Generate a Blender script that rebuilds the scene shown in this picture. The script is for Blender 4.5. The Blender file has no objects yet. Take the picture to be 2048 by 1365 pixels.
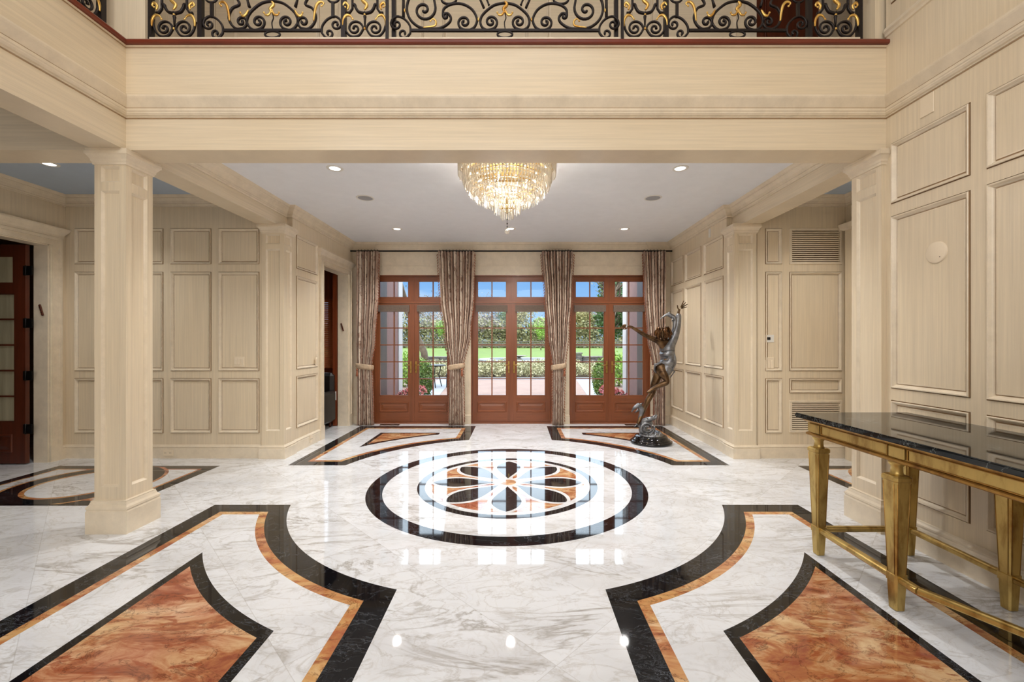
import bpy, bmesh, math, random
from mathutils import Vector, Matrix
PI = math.pi
C = bpy.context.scene.collection
# ---------------------------------------------------------------- camera, sky, sun, big lights, exposure
sc = bpy.context.scene
H, F = 1.45, 860.0
cd = bpy.data.cameras.new('camera'); cam = bpy.data.objects.new('camera', cd); C.objects.link(cam)
cam.location = (0.09, 0, H); cam.rotation_euler = (PI/2, 0, 0)
cd.sensor_width = 36; cd.lens = 36*F/2048; cd.shift_x = -9/2048; cd.shift_y = 1.5/2048
cd.clip_start = 0.02; cd.clip_end = 600
sc.camera = cam
sc.view_settings.view_transform = 'Standard'; sc.view_settings.look = 'None'
sc.view_settings.exposure = 0.17; sc.view_settings.gamma = 1.0; sc.view_settings.use_curve_mapping = False
sc.render.film_transparent = False
try:
    sc.cycles.max_bounces = 10; sc.cycles.diffuse_bounces = 5; sc.cycles.glossy_bounces = 5
    sc.cycles.transmission_bounces = 8; sc.cycles.transparent_max_bounces = 16
    sc.cycles.caustics_reflective = False; sc.cycles.sample_clamp_indirect = 4.0
    sc.cycles.use_denoising = True
except Exception: pass
SKY, HIGH = 1.0, 4.8
w = bpy.data.worlds.new('sky'); sc.world = w; w.use_nodes = True
nt = w.node_tree; nt.nodes.clear()
tc = nt.nodes.new('ShaderNodeTexCoord'); sp = nt.nodes.new('ShaderNodeSeparateXYZ')
cr = nt.nodes.new('ShaderNodeValToRGB'); bg = nt.nodes.new('ShaderNodeBackground'); ou = nt.nodes.new('ShaderNodeOutputWorld')
nt.links.new(tc.outputs['Generated'], sp.inputs[0]); nt.links.new(sp.outputs['Z'], cr.inputs[0])
e = cr.color_ramp.elements
e[0].position = 0.0; e[0].color = (0.42, 0.66, 0.95, 1)
e[1].position = 0.15; e[1].color = (0.20, 0.45, 0.88, 1)
q_ = cr.color_ramp.elements.new(.27); q_.color = (.74, .86, 1, 1)
cl = nt.nodes.new('ShaderNodeTexNoise'); cl.inputs['Scale'].default_value = 2.6; cl.inputs['Detail'].default_value = 6
mp = nt.nodes.new('ShaderNodeMapping'); mp.inputs['Scale'].default_value = (1, 1, 3.5)
cc = nt.nodes.new('ShaderNodeValToRGB'); cc.color_ramp.elements[0].position = .52; cc.color_ramp.elements[1].position = .72
mx = nt.nodes.new('ShaderNodeMixRGB'); mx.inputs[2].default_value = (0.95, 0.97, 1, 1)
nt.links.new(tc.outputs['Generated'], mp.inputs[0]); nt.links.new(mp.outputs[0], cl.inputs['Vector'])
nt.links.new(cl.outputs['Fac'], cc.inputs[0]); nt.links.new(cc.outputs[0], mx.inputs[0])
nt.links.new(cr.outputs[0], mx.inputs[1]); nt.links.new(mx.outputs[0], bg.inputs[0]); nt.links.new(bg.outputs[0], ou.inputs[0])
# blue band low over the garden; unseen sky above brightened for reflections and bay light
st = nt.nodes.new('ShaderNodeMapRange'); st.inputs['From Min'].default_value = .15; st.inputs['From Max'].default_value = .27
st.inputs['To Min'].default_value = SKY; st.inputs['To Max'].default_value = SKY*HIGH; nt.links.new(sp.outputs['Z'], st.inputs['Value']); nt.links.new(st.outputs[0], bg.inputs[1])

def lamp(name, kind, loc, rot, energy, color=(1, 1, 1), **kw):
    d = bpy.data.lights.new(name, kind); d.energy = energy; d.color = color
    for k, v in kw.items(): setattr(d, k, v)
    o = bpy.data.objects.new(name, d); C.objects.link(o); o.location = loc; o.rotation_euler = rot
    return o
lamp('sun', 'SUN', (0, 0, 30), (math.radians(30), math.radians(-27), 0), 2.6, (1, .95, .86), angle=.01)
# added area fills behind and above the camera
lamp('front_fill', 'AREA', (-1.2, -2.85, 3.2), (math.radians(82), 0, 0), 238, (.98, .985, 1), shape='RECTANGLE', size=5.5, size_y=4.6)
lamp('overhead_fill', 'AREA', (-0.9, 0.6, 6.1), (0, 0, 0), 60, (1, .98, .96), shape='RECTANGLE', size=4.5, size_y=4.5)

# ---------------------------------------------------------------- materials
def lin(r, g, b): return tuple(((c/255)/12.92 if c <= 10 else ((c/255+.055)/1.055)**2.4) for c in (r, g, b)) + (1,)
class Mt:
    def __init__(s, name):
        s.m = bpy.data.materials.new(name); s.m.use_nodes = True; s.n = s.m.node_tree
        s.b = s.n.nodes['Principled BSDF']; s.tc = s.nd('ShaderNodeTexCoord')
    def nd(s, t, **kw):
        x = s.n.nodes.new(t)
        for k, v in kw.items(): setattr(x, k, v)
        return x
    def l(s, a, b): s.n.links.new(a, b)
    def set(s, **kw):
        for k, v in kw.items():
            k = k.replace('_', ' ')
            if k in s.b.inputs: s.b.inputs[k].default_value = v
            else:
                for i in s.b.inputs:
                    if i.name.lower() == k.lower(): i.default_value = v
    def mapping(s, scale=(1, 1, 1), rot=(0, 0, 0), loc=(0, 0, 0), src=None):
        m = s.nd('ShaderNodeMapping'); m.inputs['Scale'].default_value = scale
        m.inputs['Rotation'].default_value = rot; m.inputs['Location'].default_value = loc
        s.l(src or s.tc.outputs['Object'], m.inputs[0]); return m.outputs[0]
    def noise(s, vec, scale=5, detail=4, rough=.55, dist=0):
        n = s.nd('ShaderNodeTexNoise'); s.l(vec, n.inputs['Vector'])
        n.inputs['Scale'].default_value = scale; n.inputs['Detail'].default_value = detail
        n.inputs['Roughness'].default_value = rough; n.inputs['Distortion'].default_value = dist
        return n.outputs['Fac']
    def ramp(s, fac, stops, interp='LINEAR'):
        r = s.nd('ShaderNodeValToRGB'); r.color_ramp.interpolation = interp
        while len(r.color_ramp.elements) < len(stops): r.color_ramp.elements.new(.5)
        for el, (p, c) in zip(r.color_ramp.elements, stops):
            el.position = p; el.color = c if isinstance(c, tuple) else (c, c, c, 1)
        s.l(fac, r.inputs[0]); return r.outputs[0]
    def math(s, op, a, b=None, c=None):
        m = s.nd('ShaderNodeMath', operation=op)
        for i, v in enumerate((a, b, c)):
            if v is None: continue
            if isinstance(v, (int, float)): m.inputs[i].default_value = v
            else: s.l(v, m.inputs[i])
        return m.outputs[0]
    def mix(s, fac, a, b, mode='MIX'):
        m = s.nd('ShaderNodeMixRGB', blend_type=mode)
        for i, v in enumerate((fac, a, b)):
            if isinstance(v, (int, float)): m.inputs[i].default_value = v
            elif isinstance(v, tuple): m.inputs[i].default_value = v
            else: s.l(v, m.inputs[i])
        return m.outputs[0]
    def color(s, x): s.l(x, s.b.inputs['Base Color'])
    def bump(s, h, strength=.2, dist=.01):
        b = s.nd('ShaderNodeBump'); b.inputs['Strength'].default_value = strength; b.inputs['Distance'].default_value = dist
        s.l(h, b.inputs['Height']); s.l(b.outputs[0], s.b.inputs['Normal'])

def plain(name, col, rough=.5, metal=0, var=.12, scale=8, bump=0, **kw):
    t = Mt(name); n = t.noise(t.mapping(), scale, 4)
    dark = tuple(c*(1-var) for c in col[:3])+(1,); lite = tuple(min(1, c*(1+var)) for c in col[:3])+(1,)
    t.color(t.ramp(n, [(.3, dark), (.7, lite)])); t.set(Roughness=rough, Metallic=metal, **kw)
    if bump: t.bump(n, bump)
    return t.m
def paint(name, base, streak, cloud, rough=.34):
    t = Mt(name)
    f = t.noise(t.mapping(streak), 1.0, 5, .7); g = t.noise(t.mapping(cloud), 1.0, 3)
    a = t.ramp(f, [(.3, tuple(c*.88 for c in base[:3])+(1,)), (.7, tuple(min(1, c*1.05) for c in base[:3])+(1,))])
    b = t.ramp(g, [(.3, (1, .965, .9, 1)), (.7, (1, 1, 1, 1))])
    t.color(t.mix(.8, a, b, 'MULTIPLY')); t.set(Roughness=rough); t.b.inputs['IOR'].default_value = 1.5
    t.bump(f, .05, .002)
    return t.m
CREAM = lin(226, 211, 185)
PV = paint('cream_glazed_wood_vertical', CREAM, (60, 60, 1.2), (1.3, 1.3, .5))
PH = paint('cream_glazed_wood_horizontal', CREAM, (1.2, 1.2, 60), (.6, .6, 1.5), .2)
PG = paint('antique_brown_glaze', lin(170, 142, 108), (8, 8, 8), (1, 1, 1), .45)
PT = paint('cream_moulding', lin(229, 216, 194), (8, 8, 8), (1, 1, 1), .32)
CEIL = plain('white_ceiling_plaster', lin(238, 240, 243), .7, var=.02)
CEILB = plain('dim_daylight_tinted_ceiling_plaster', lin(176, 190, 206), .7, var=.02)  # dim bluish daylight on white plaster put into the colour

def marble_white():
    t = Mt('white_veined_marble')
    p = t.mapping((1, 1, 1), (0, 0, PI/4), (.31, .17, 0))
    size = .86
    sx = t.nd('ShaderNodeSeparateXYZ'); t.l(p, sx.inputs[0])
    ux = t.math('DIVIDE', sx.outputs[0], size); uy = t.math('DIVIDE', sx.outputs[1], size)
    fx = t.math('FLOOR', ux); fy = t.math('FLOOR', uy)
    cb = t.nd('ShaderNodeCombineXYZ'); t.l(fx, cb.inputs[0]); t.l(fy, cb.inputs[1])
    wn = t.nd('ShaderNodeTexWhiteNoise'); t.l(cb.outputs[0], wn.inputs['Vector'])
    off = t.nd('ShaderNodeVectorMath', operation='SCALE'); t.l(wn.outputs['Color'], off.inputs[0]); off.inputs['Scale'].default_value = 9
    ad = t.nd('ShaderNodeVectorMath', operation='ADD'); t.l(t.tc.outputs['Object'], ad.inputs[0]); t.l(off.outputs[0], ad.inputs[1])
    def veins(scale, rotz, sc_, dist, wdt):
        v = t.mapping(scale, (0, 0, rotz), src=ad.outputs[0])
        n = t.noise(v, sc_, 7, .6, dist)
        d = t.math('ABSOLUTE', t.math('SUBTRACT', n, .5))
        return t.ramp(d, [(0, 1.0), (wdt*.3, .55), (wdt, 0.0)])
    v1 = veins((.55, 1.7, 1), .35, 1.15, 1.1, .022)
    v2 = veins((1, 2.0, 1), -.55, 2.4, 1.4, .03)
    v3 = veins((1, 1, 1), .2, 6, 1.6, .04)
    clo = t.noise(t.mapping((.8, 1.8, 1), (0, 0, .35), src=ad.outputs[0]), 1.6, 4)
    msk = t.ramp(t.noise(ad.outputs[0], .9, 2), [(.38, .1), (.62, 1.0)])
    base = t.ramp(clo, [(.3, lin(216, 218, 222)), (.55, lin(232, 235, 240))])
    a = t.mix(t.math('MULTIPLY', t.math('MULTIPLY', v1, msk), .75), base, lin(140, 132, 122))
    a = t.mix(t.math('MULTIPLY', v2, .38), a, lin(165, 158, 148))
    a = t.mix(t.math('MULTIPLY', v3, .16), a, lin(175, 165, 150))
    def edge(u):
        f = t.math('FRACT', u); g = t.math('SUBTRACT', 1.0, f)
        return t.math('LESS_THAN', t.math('MINIMUM', f, g), .0022)
    j = t.math('MAXIMUM', edge(ux), edge(uy))
    a = t.mix(t.math('MULTIPLY', j, .28), a, lin(150, 145, 138))
    t.color(a); t.set(Roughness=.035); t.b.inputs['IOR'].default_value = 1.62
    return t.m
def marble_orange(name='orange_red_marble', a=(178, 116, 74), b=(206, 166, 122), c=(150, 80, 56), sc_=1.0):
    t = Mt(name)
    v = t.mapping((1, 2.2, 1), (0, 0, -.6))
    n = t.noise(v, 2.4*sc_, 8, .68, 1.2); n2 = t.noise(t.mapping((1, 2.6, 1), (0, 0, .5)), 5*sc_, 5, .6, .6)
    big = t.noise(t.mapping((1, 1.2, 1), (0, 0, .4)), .8, 3, .5, .5)
    base = t.ramp(n, [(.34, lin(*c)), (.45, lin(*a)), (.55, lin(*b)), (.68, lin(222, 190, 148))])
    red = t.ramp(n, [(.34, lin(104, 52, 40)), (.46, lin(164, 92, 68)), (.56, lin(196, 134, 104)), (.68, lin(226, 190, 162))])
    base = t.mix(t.ramp(big, [(.48, 0.0), (.66, .9)]), base, red)
    base = t.mix(t.ramp(n2, [(.57, 0.0), (.62, .8)]), base, lin(150, 74, 44))
    d = t.math('ABSOLUTE', t.math('SUBTRACT', t.noise(t.mapping((1, 1.6, 1), (0, 0, 1.0)), 3.3*sc_, 8, .65, 1.5), .5))
    base = t.mix(t.ramp(d, [(0, .75), (.008, .3), (.02, 0.0)]), base, lin(84, 42, 26))
    t.color(base); t.set(Roughness=.045); t.b.inputs['IOR'].default_value = 1.6
    return t.m
def marble_black(name='black_veined_marble', base=(17, 17, 20), vein=(150, 158, 170), s=1.0, amt=.6):
    t = Mt(name)
    nz = t.noise(t.mapping((1, 2, 1)), 9*s, 6, .7, 2.0)
    d = t.math('ABSOLUTE', t.math('SUBTRACT', nz, .5))
    m = t.ramp(t.noise(t.mapping(), 1.7*s, 3), [(.5, 0.0), (.68, 1.0)])
    f = t.math('MULTIPLY', t.math('MULTIPLY', t.ramp(d, [(0, 1.0), (.014, 0.0)]), m), amt)
    d2 = t.math('ABSOLUTE', t.math('SUBTRACT', t.noise(t.mapping((1, 1.5, 1)), 3*s, 8, .6, 1.5), .5))
    g = t.math('MULTIPLY', t.ramp(d2, [(0, 1.0), (.008, 0.0)]), amt*.35)
    t.color(t.mix(t.math('MAXIMUM', f, g), lin(*base), lin(*vein))); t.set(Roughness=.04); t.b.inputs['IOR'].default_value = 1.42
    return t.m
MW, MO, MBK = marble_white(), marble_orange(), marble_black()
MOL = marble_orange('orange_border_marble', (188, 128, 80), (206, 162, 106), (172, 96, 66), .8)
MTOP = marble_black('black_green_tabletop_marble', (20, 24, 25), (170, 182, 180), .8, .9)
def wood(name, col, streak=(26, 26, 1.2), rough=.28, var=.3):
    t = Mt(name); f = t.noise(t.mapping(streak), 1, 6, .65, .6)
    t.color(t.ramp(f, [(.3, tuple(c*(1-var) for c in col[:3])+(1,)), (.7, tuple(min(1, c*(1+var)) for c in col[:3])+(1,))]))
    t.set(Roughness=rough); return t.m
CHERRY = wood('cherry_wood', lin(126, 72, 44), var=.2)
CHERRYH = wood('cherry_wood_cross_grain', lin(128, 73, 44), (1.2, 26, 26), var=.2)
DARKW = wood('dark_red_brown_wood', lin(84, 38, 22))
TRIMW = wood('mahogany_trim', lin(110, 46, 28), (1.2, 1.2, 30), .3)
LIBW = wood('library_panelling_wood', lin(120, 58, 32))
IRON = plain('black_wrought_iron', lin(38, 31, 30), .42, .5, scale=30)
BLACKM = plain('black_metal', lin(28, 26, 26), .4, .7)
def gilt(name, col, rough, rub):
    t = Mt(name); n = t.noise(t.mapping((6, 6, 2)), 2.2, 7, .6, .3)
    t.color(t.ramp(n, [(.34, lin(*rub)), (.52, lin(*col)), (.8, tuple(min(1, c*1.15) for c in lin(*col)[:3])+(1,))]))
    t.set(Metallic=.78, Roughness=rough); t.bump(n, .12, .003); return t.m
GOLD = gilt('bright_gilding', (236, 196, 112), .28, (196, 140, 60))
GILT = gilt('antique_gold_leaf', (200, 172, 104), .34, (156, 124, 66))
GILTD = gilt('worn_gold_leaf_edges', (170, 130, 66), .4, (124, 84, 40))
BRASS = plain('brass', lin(186, 152, 84), .3, .9)
def bronze(name, a, b, rough=.32):
    t = Mt(name); n = t.noise(t.mapping(), 9, 6, .65, .5)
    t.color(t.ramp(n, [(.35, lin(*a)), (.65, lin(*b))])); t.set(Metallic=.85, Roughness=rough); t.bump(n, .25, .004); return t.m
BRZ = bronze('brown_bronze', (58, 42, 30), (122, 94, 64))
BRZG = bronze('grey_patina_bronze', (98, 98, 100), (150, 152, 156), .4)
BRZH = bronze('dark_bronze_hair', (46, 30, 20), (116, 80, 48), .3)
STONEB = plain('polished_black_stone', lin(16, 15, 16), .08, scale=14)
def glass_pane(name='window_glass'):
    t = Mt(name); t.n.nodes.remove(t.b)
    o = [x for x in t.n.nodes if x.type == 'OUTPUT_MATERIAL'][0]
    tr = t.nd('ShaderNodeBsdfTransparent'); tr.inputs[0].default_value = (.97, .985, .98, 1)
    gl = t.nd('ShaderNodeBsdfGlossy'); gl.inputs['Roughness'].default_value = .01
    fr = t.nd('ShaderNodeFresnel'); fr.inputs[0].default_value = 1.33
    mx_ = t.nd('ShaderNodeMixShader'); t.l(fr.outputs[0], mx_.inputs[0]); t.l(tr.outputs[0], mx_.inputs[1]); t.l(gl.outputs[0], mx_.inputs[2])
    t.l(mx_.outputs[0], o.inputs[0]); return t.m
GLASS = glass_pane()
def frosted(name, col):
    t = Mt(name); t.color(t.ramp(t.noise(t.mapping((9, 9, .8)), 1.2, 4), [(.3, tuple(c*.6 for c in col[:3])+(1,)), (.7, col)]))
    t.set(Roughness=.5); return t.m
SHEER = frosted('sheer_curtained_glass', lin(176, 168, 140))
def crystal():
    t = Mt('cut_crystal'); t.set(Roughness=.05); t.b.inputs['Transmission Weight'].default_value = .85
    t.b.inputs['IOR'].default_value = 1.55
    c = t.ramp(t.noise(t.mapping(), 60, 2), [(.3, (1, .94, .84, 1)), (.7, (1, 1, .98, 1))]); t.color(c)
    o = [x for x in t.n.nodes if x.type == 'OUTPUT_MATERIAL'][0]
    tl = t.nd('ShaderNodeBsdfTranslucent'); t.l(c, tl.inputs[0]); mx_ = t.nd('ShaderNodeMixShader'); mx_.inputs[0].default_value = .38
    t.l(t.b.outputs[0], mx_.inputs[1]); t.l(tl.outputs[0], mx_.inputs[2]); t.l(mx_.outputs[0], o.inputs[0]); return t.m
CRY = crystal()
def emit(name, col, st):
    t = Mt(name); t.b.inputs['Base Color'].default_value = (.9, .85, .75, 1)
    t.b.inputs['Emission Color'].default_value = col
    f = t.ramp(t.noise(t.mapping(), 4, 2), [(.3, st*.97), (.7, st)]); 
    t.b.inputs['Emission Strength'].default_value = st; return t.m
BULB = emit('glowing_bulb', (1, .82, .58, 1), 12)
DL = emit('downlight_glow', (1, .97, .9, 1), 3)
def curtain_mat():
    t = Mt('patterned_curtain_fabric'); uv = t.tc.outputs['UV']
    sx = t.nd('ShaderNodeSeparateXYZ'); t.l(uv, sx.inputs[0])
    wob = t.math('MULTIPLY', t.noise(t.mapping((2, 1.2, 1), src=uv), 2.0, 2), 2.0)
    st = t.math('SINE', t.math('ADD', t.math('MULTIPLY', sx.outputs[0], 21.0), wob))
    base = t.ramp(t.math('MULTIPLY_ADD', st, .5, .5), [(.25, lin(214, 196, 178)), (.5, lin(188, 166, 148)), (.75, lin(156, 130, 114))])
    vo = t.nd('ShaderNodeTexVoronoi'); vo.inputs['Scale'].default_value = 1; vo.inputs['Randomness'].default_value = .45
    t.l(t.mapping((6.7, 5.2, 1), src=uv), vo.inputs['Vector'])
    dist = t.math('ADD', vo.outputs['Distance'], t.math('MULTIPLY', t.math('SUBTRACT', t.noise(t.mapping((30, 26, 1), src=uv), 1, 3), .5), .35))
    c = t.mix(t.ramp(dist, [(.20, .8), (.27, 0.0)]), base, lin(118, 76, 62))
    c = t.mix(t.ramp(dist, [(.09, .8), (.14, 0.0)]), c, lin(196, 176, 150))
    vine = t.noise(t.mapping((16, 9, 1), src=uv), 1.0, 4, .6, 1.2)
    c = t.mix(t.ramp(vine, [(.53, 0.0), (.58, .65)]), c, lin(136, 104, 88))
    t.color(c); t.set(Roughness=.75); return t.m
CURT = curtain_mat()
TASS = plain('rust_and_cream_tassels', lin(150, 92, 66), .8, var=.45, scale=90)
TIE = plain('tieback_cloth', lin(190, 166, 138), .8, var=.2, scale=20)
PLATE = plain('cream_plastic_plate', lin(232, 216, 190), .4, var=.02)
WHITEP = plain('white_plastic', lin(225, 222, 214), .4, var=.02)
GRILLE = plain('grey_speaker_grille', lin(158, 158, 160), .6, var=.2, scale=300)
SHADE = plain('taupe_pleated_shade', lin(120, 104, 92), .8, var=.15, scale=40)
DARK = plain('dark_void', lin(22, 16, 14), .8)
# ---------------------------------------------------------------- mesh builder
class MB:
    def __init__(s): s.v = []; s.f = []; s.m = []; s.uv = None; s.sm = []
    def add(s, vs, fs, m=0, smooth=False):
        k = len(s.v); s.v += [tuple(x) for x in vs]
        for f in fs: s.f.append(tuple(i+k for i in f)); s.m.append(m); s.sm.append(smooth)
    def box(s, x0, x1, y0, y1, z0, z1, m=0):
        vs = [(x, y, z) for z in (z0, z1) for y in (y0, y1) for x in (x0, x1)]
        s.add(vs, [(0, 2, 3, 1), (4, 5, 7, 6), (0, 1, 5, 4), (2, 6, 7, 3), (0, 4, 6, 2), (1, 3, 7, 5)], m); return s
    def bbox(s, x0, x1, y0, y1, z0, z1, c=.004, m=0):
        """box with chamfered edges"""
        vs = []; 
        X = (x0, x0+c, x1-c, x1); Y = (y0, y0+c, y1-c, y1); Z = (z0, z0+c, z1-c, z1)
        bm = bmesh.new(); bmesh.ops.create_cube(bm, size=1)
        for v in bm.verts: v.co = Vector((x0 if v.co.x < 0 else x1, y0 if v.co.y < 0 else y1, z0 if v.co.z < 0 else z1))
        bmesh.ops.bevel(bm, geom=bm.edges[:], offset=c, segments=1, affect='EDGES')
        s.bm(bm, m); return s
    def bm(s, bm, m=0, smooth=False):
        bm.verts.index_update(); s.add([v.co[:] for v in bm.verts], [[v.index for v in f.verts] for f in bm.faces], m, smooth); bm.free()
    def tube(s, pts, r, n=8, m=0, closed=False, flat=1.0, up=None, smooth=True, cap=True):
        pts = [Vector(p) for p in pts]; N = len(pts)
        if N < 2: return s
        R = r if isinstance(r, (list, tuple)) else [r]*N
        tang = []
        for i in range(N):
            a = pts[i-1] if (i > 0 or closed) else pts[0]; b = pts[(i+1) % N] if (i < N-1 or closed) else pts[-1]
            t = b-a; tang.append(t.normalized() if t.length > 1e-9 else Vector((0, 0, 1)))
        u = Vector(up) if up else (Vector((0, 0, 1)) if abs(tang[0].z) < .9 else Vector((1, 0, 0)))
        vs = []; fs = []
        for i in range(N):
            t = tang[i]; a = u - t*u.dot(t)
            if a.length < 1e-6: a = Vector((1, 0, 0)) - t*t.x
            a.normalize(); b = t.cross(a)
            if not up: u = a
            for k in range(n):
                an = 2*PI*k/n+PI/n
                vs.append(pts[i]+a*math.cos(an)*R[i]*flat+b*math.sin(an)*R[i])
        for i in range(N if closed else N-1):
            j = (i+1) % N
            for k in range(n): fs.append((i*n+k, i*n+(k+1) % n, j*n+(k+1) % n, j*n+k))
        if not closed and cap: fs += [tuple(range(n))[::-1], tuple(range((N-1)*n, N*n))]
        s.add(vs, fs, m, smooth); return s
    def lathe(s, prof, c=(0, 0, 0), n=32, m=0, smooth=True, axis='z'):
        vs = []; fs = []; P = len(prof)
        for k in range(n):
            a = 2*PI*k/n
            for (r, z) in prof:
                p = (r*math.cos(a), r*math.sin(a), z)
                if axis == 'y': p = (p[0], p[2], p[1])
                if axis == 'x': p = (p[2], p[0], p[1])
                vs.append((c[0]+p[0], c[1]+p[1], c[2]+p[2]))
        for k in range(n):
            j = (k+1) % n
            for i in range(P-1): fs.append((k*P+i, j*P+i, j*P+i+1, k*P+i+1))
        s.add(vs, fs, m, smooth); return s
    def ico(s, c, r, sub=1, m=0, scale=(1, 1, 1), smooth=False):
        bm = bmesh.new(); bmesh.ops.create_icosphere(bm, subdivisions=sub, radius=r)
        for v in bm.verts: v.co = Vector((c[0]+v.co.x*scale[0], c[1]+v.co.y*scale[1], c[2]+v.co.z*scale[2]))
        s.bm(bm, m, smooth); return s
    def mould(s, path, prof, m=0, side=1, closed=False):
        """sweep prof [(out, z)] along a horizontal polyline with mitred corners; out goes to the right of the walk (side=1)"""
        N = len(path); P = [Vector((p[0], p[1])) for p in path]; offs = []
        def nrm(a, b):
            d = (b-a).normalized(); return Vector((d.y, -d.x))*side
        for i in range(N):
            n1 = nrm(P[i-1], P[i]) if (i > 0 or closed) else None
            n2 = nrm(P[i], P[(i+1) % N]) if (i < N-1 or closed) else None
            n1 = n1 or n2; n2 = n2 or n1; q = 1+n1.dot(n2)
            offs.append((n1+n2)/q if q > 1e-4 else n1)
        K = len(prof); vs = []
        for i in range(N):
            for (o, z) in prof: vs.append((P[i].x+offs[i].x*o, P[i].y+offs[i].y*o, z))
        fs = []
        for i in range(N if closed else N-1):
            j = (i+1) % N
            for k in range(K-1): fs.append((i*K+k, j*K+k, j*K+k+1, i*K+k+1))
        if not closed: fs += [tuple(range(K)), tuple(range((N-1)*K, N*K))[::-1]]
        s.add(vs, fs, m); return s
    def build(s, name, mats, parent=None, bevel=0):
        me = bpy.data.meshes.new(name); me.from_pydata(s.v, [], s.f)
        mats = list(mats) if isinstance(mats, (list, tuple)) else [mats]
        if PV in mats and PT in mats: mats.append(PG)
        for m in mats: me.materials.append(m)
        me.polygons.foreach_set('material_index', s.m); me.polygons.foreach_set('use_smooth', s.sm)
        if s.uv:
            L = me.uv_layers.new(name='UVMap')
            for lp in me.loops: L.data[lp.index].uv = s.uv[lp.vertex_index]
        me.update()
        o = bpy.data.objects.new(name, me); C.objects.link(o)
        if parent: o.parent = parent
        if bevel:
            b = o.modifiers.new('bevel', 'BEVEL'); b.width = bevel; b.segments = 2; b.limit_method = 'ANGLE'
        return o
def tag(o, label=None, cat=None, group=None, kind=None):
    if label: o['label'] = label
    if cat: o['category'] = cat
    if group: o['group'] = group
    if kind: o['kind'] = kind
    return o
def thing(name, label, cat, loc=(0, 0, 0), rz=0, group=None):
    o = bpy.data.objects.new(name, None); C.objects.link(o); o.location = loc; o.rotation_euler = (0, 0, rz)
    o.empty_display_size = .1
    return tag(o, label, cat, group)
def struct(name, mb, mats, bevel=0): return tag(mb.build(name, mats, None, bevel), kind='structure')
def dup(root, loc, rz=0, label=None, group=None):
    r = root.copy(); C.objects.link(r); r.location = loc; r.rotation_euler = (0, 0, rz)
    if label: r['label'] = label
    if group: r['group'] = group
    def rec(a, b):
        for ch in list(a.children):
            if ch.name.startswith('__'): continue
            c = ch.copy(); C.objects.link(c); c.parent = b; rec(ch, c)
    rec(root, r); return r

# raised-and-sunk panel moulding: (inset, depth relative to wall face)
PM = [(0, 0), (0, -.007), (.006, -.007), (.006, .008), (.010, .012), (.017, .010), (.024, -.002), (.030, -.008), (.034, -.016), (.039, -.016), (.040, -.011), (.048, -.010)]
PS = [(0, 0), (.004, -.004), (.012, -.012), (.016, -.018)]
def pw(mb, O, U, N, W, z0, z1, panels=(), holes=(), prof=PM, back=.10, m=0, mm=1):
    """panelled wall face at O + U*u + N*d, panels and holes (u0,u1,za,zb)"""
    O = Vector(O); U = Vector(U); N = Vector(N)
    P = lambda u, z, d=0: (O.x+U.x*u+N.x*d, O.y+U.y*u+N.y*d, z)
    R = list(panels)+list(holes)
    us = sorted({0, W} | {r[0] for r in R} | {r[1] for r in R}); zs = sorted({z0, z1} | {r[2] for r in R} | {r[3] for r in R})
    us = [u for u in us if -1e-6 <= u <= W+1e-6]; zs = [z for z in zs if z0-1e-6 <= z <= z1+1e-6]
    for a, b in zip(us, us[1:]):
        for c, d in zip(zs, zs[1:]):
            uu, zz = (a+b)/2, (c+d)/2
            if any(r[0] < uu < r[1] and r[2] < zz < r[3] for r in R): continue
            mb.add([P(a, c), P(b, c), P(b, d), P(a, d)], [(0, 1, 2, 3)], m)
    for (a, b, c, d) in panels:
        rings = [[P(a+i, c+i, e), P(b-i, c+i, e), P(b-i, d-i, e), P(a+i, d-i, e)] for i, e in prof]
        for q_, (r0, r1) in enumerate(zip(rings, rings[1:])):
            for k in range(4):
                j = (k+1) % 4; mb.add([r0[k], r0[j], r1[j], r1[k]], [(0, 1, 2, 3)], 2 if (prof is PM and q_ in (0, 1, 2, 8, 9)) else mm)
        mb.add(rings[-1], [(0, 1, 2, 3)], m)
    if back:
        us = sorted({0, W} | {r[0] for r in holes} | {r[1] for r in holes}); zs = sorted({z0, z1} | {r[2] for r in holes} | {r[3] for r in holes})
        for a, b in zip(us, us[1:]):
            for c, d in zip(zs, zs[1:]):
                uu, zz = (a+b)/2, (c+d)/2
                if any(r[0] < uu < r[1] and r[2] < zz < r[3] for r in holes): continue
                q = [P(a, c, -.03), P(b, c, -.03), P(b, c, -back), P(a, c, -back)]
                xs = [p[0] for p in q]; ys = [p[1] for p in q]
                mb.box(min(xs), max(xs), min(ys), max(ys), c, d, m)
    return mb
# ---------------------------------------------------------------- floor with its inlaid marble
CY = 4.43; ZL = .0004
fl = MB()
fl.add([(-5.70, -3, 0), (4.25, -3, 0), (4.25, 7.72, 0), (-5.70, 7.72, 0)], [(0, 1, 2, 3)], 0)
fl.box(-5.70, 4.25, -3, 7.72, -.12, -.002, 0)
def poly(pts, lv, m): fl.add([(x, y, ZL*lv) for x, y in pts], [tuple(range(len(pts)))], m)
def disc(cx, cy, r, lv, m, n=128): poly([(cx+r*math.cos(2*PI*k/n), cy+r*math.sin(2*PI*k/n)) for k in range(n)], lv, m)
def ring(cx, cy, r0, r1, lv, m, n=160, keep=None):
    for k in range(n):
        a, b = 2*PI*k/n, 2*PI*(k+1)/n
        q = [(cx+r*math.cos(t), cy+r*math.sin(t)) for r, t in ((r0, a), (r1, a), (r1, b), (r0, b))]
        if keep: q = [keep(p) for p in q]
        poly(q, lv, m)
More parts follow.
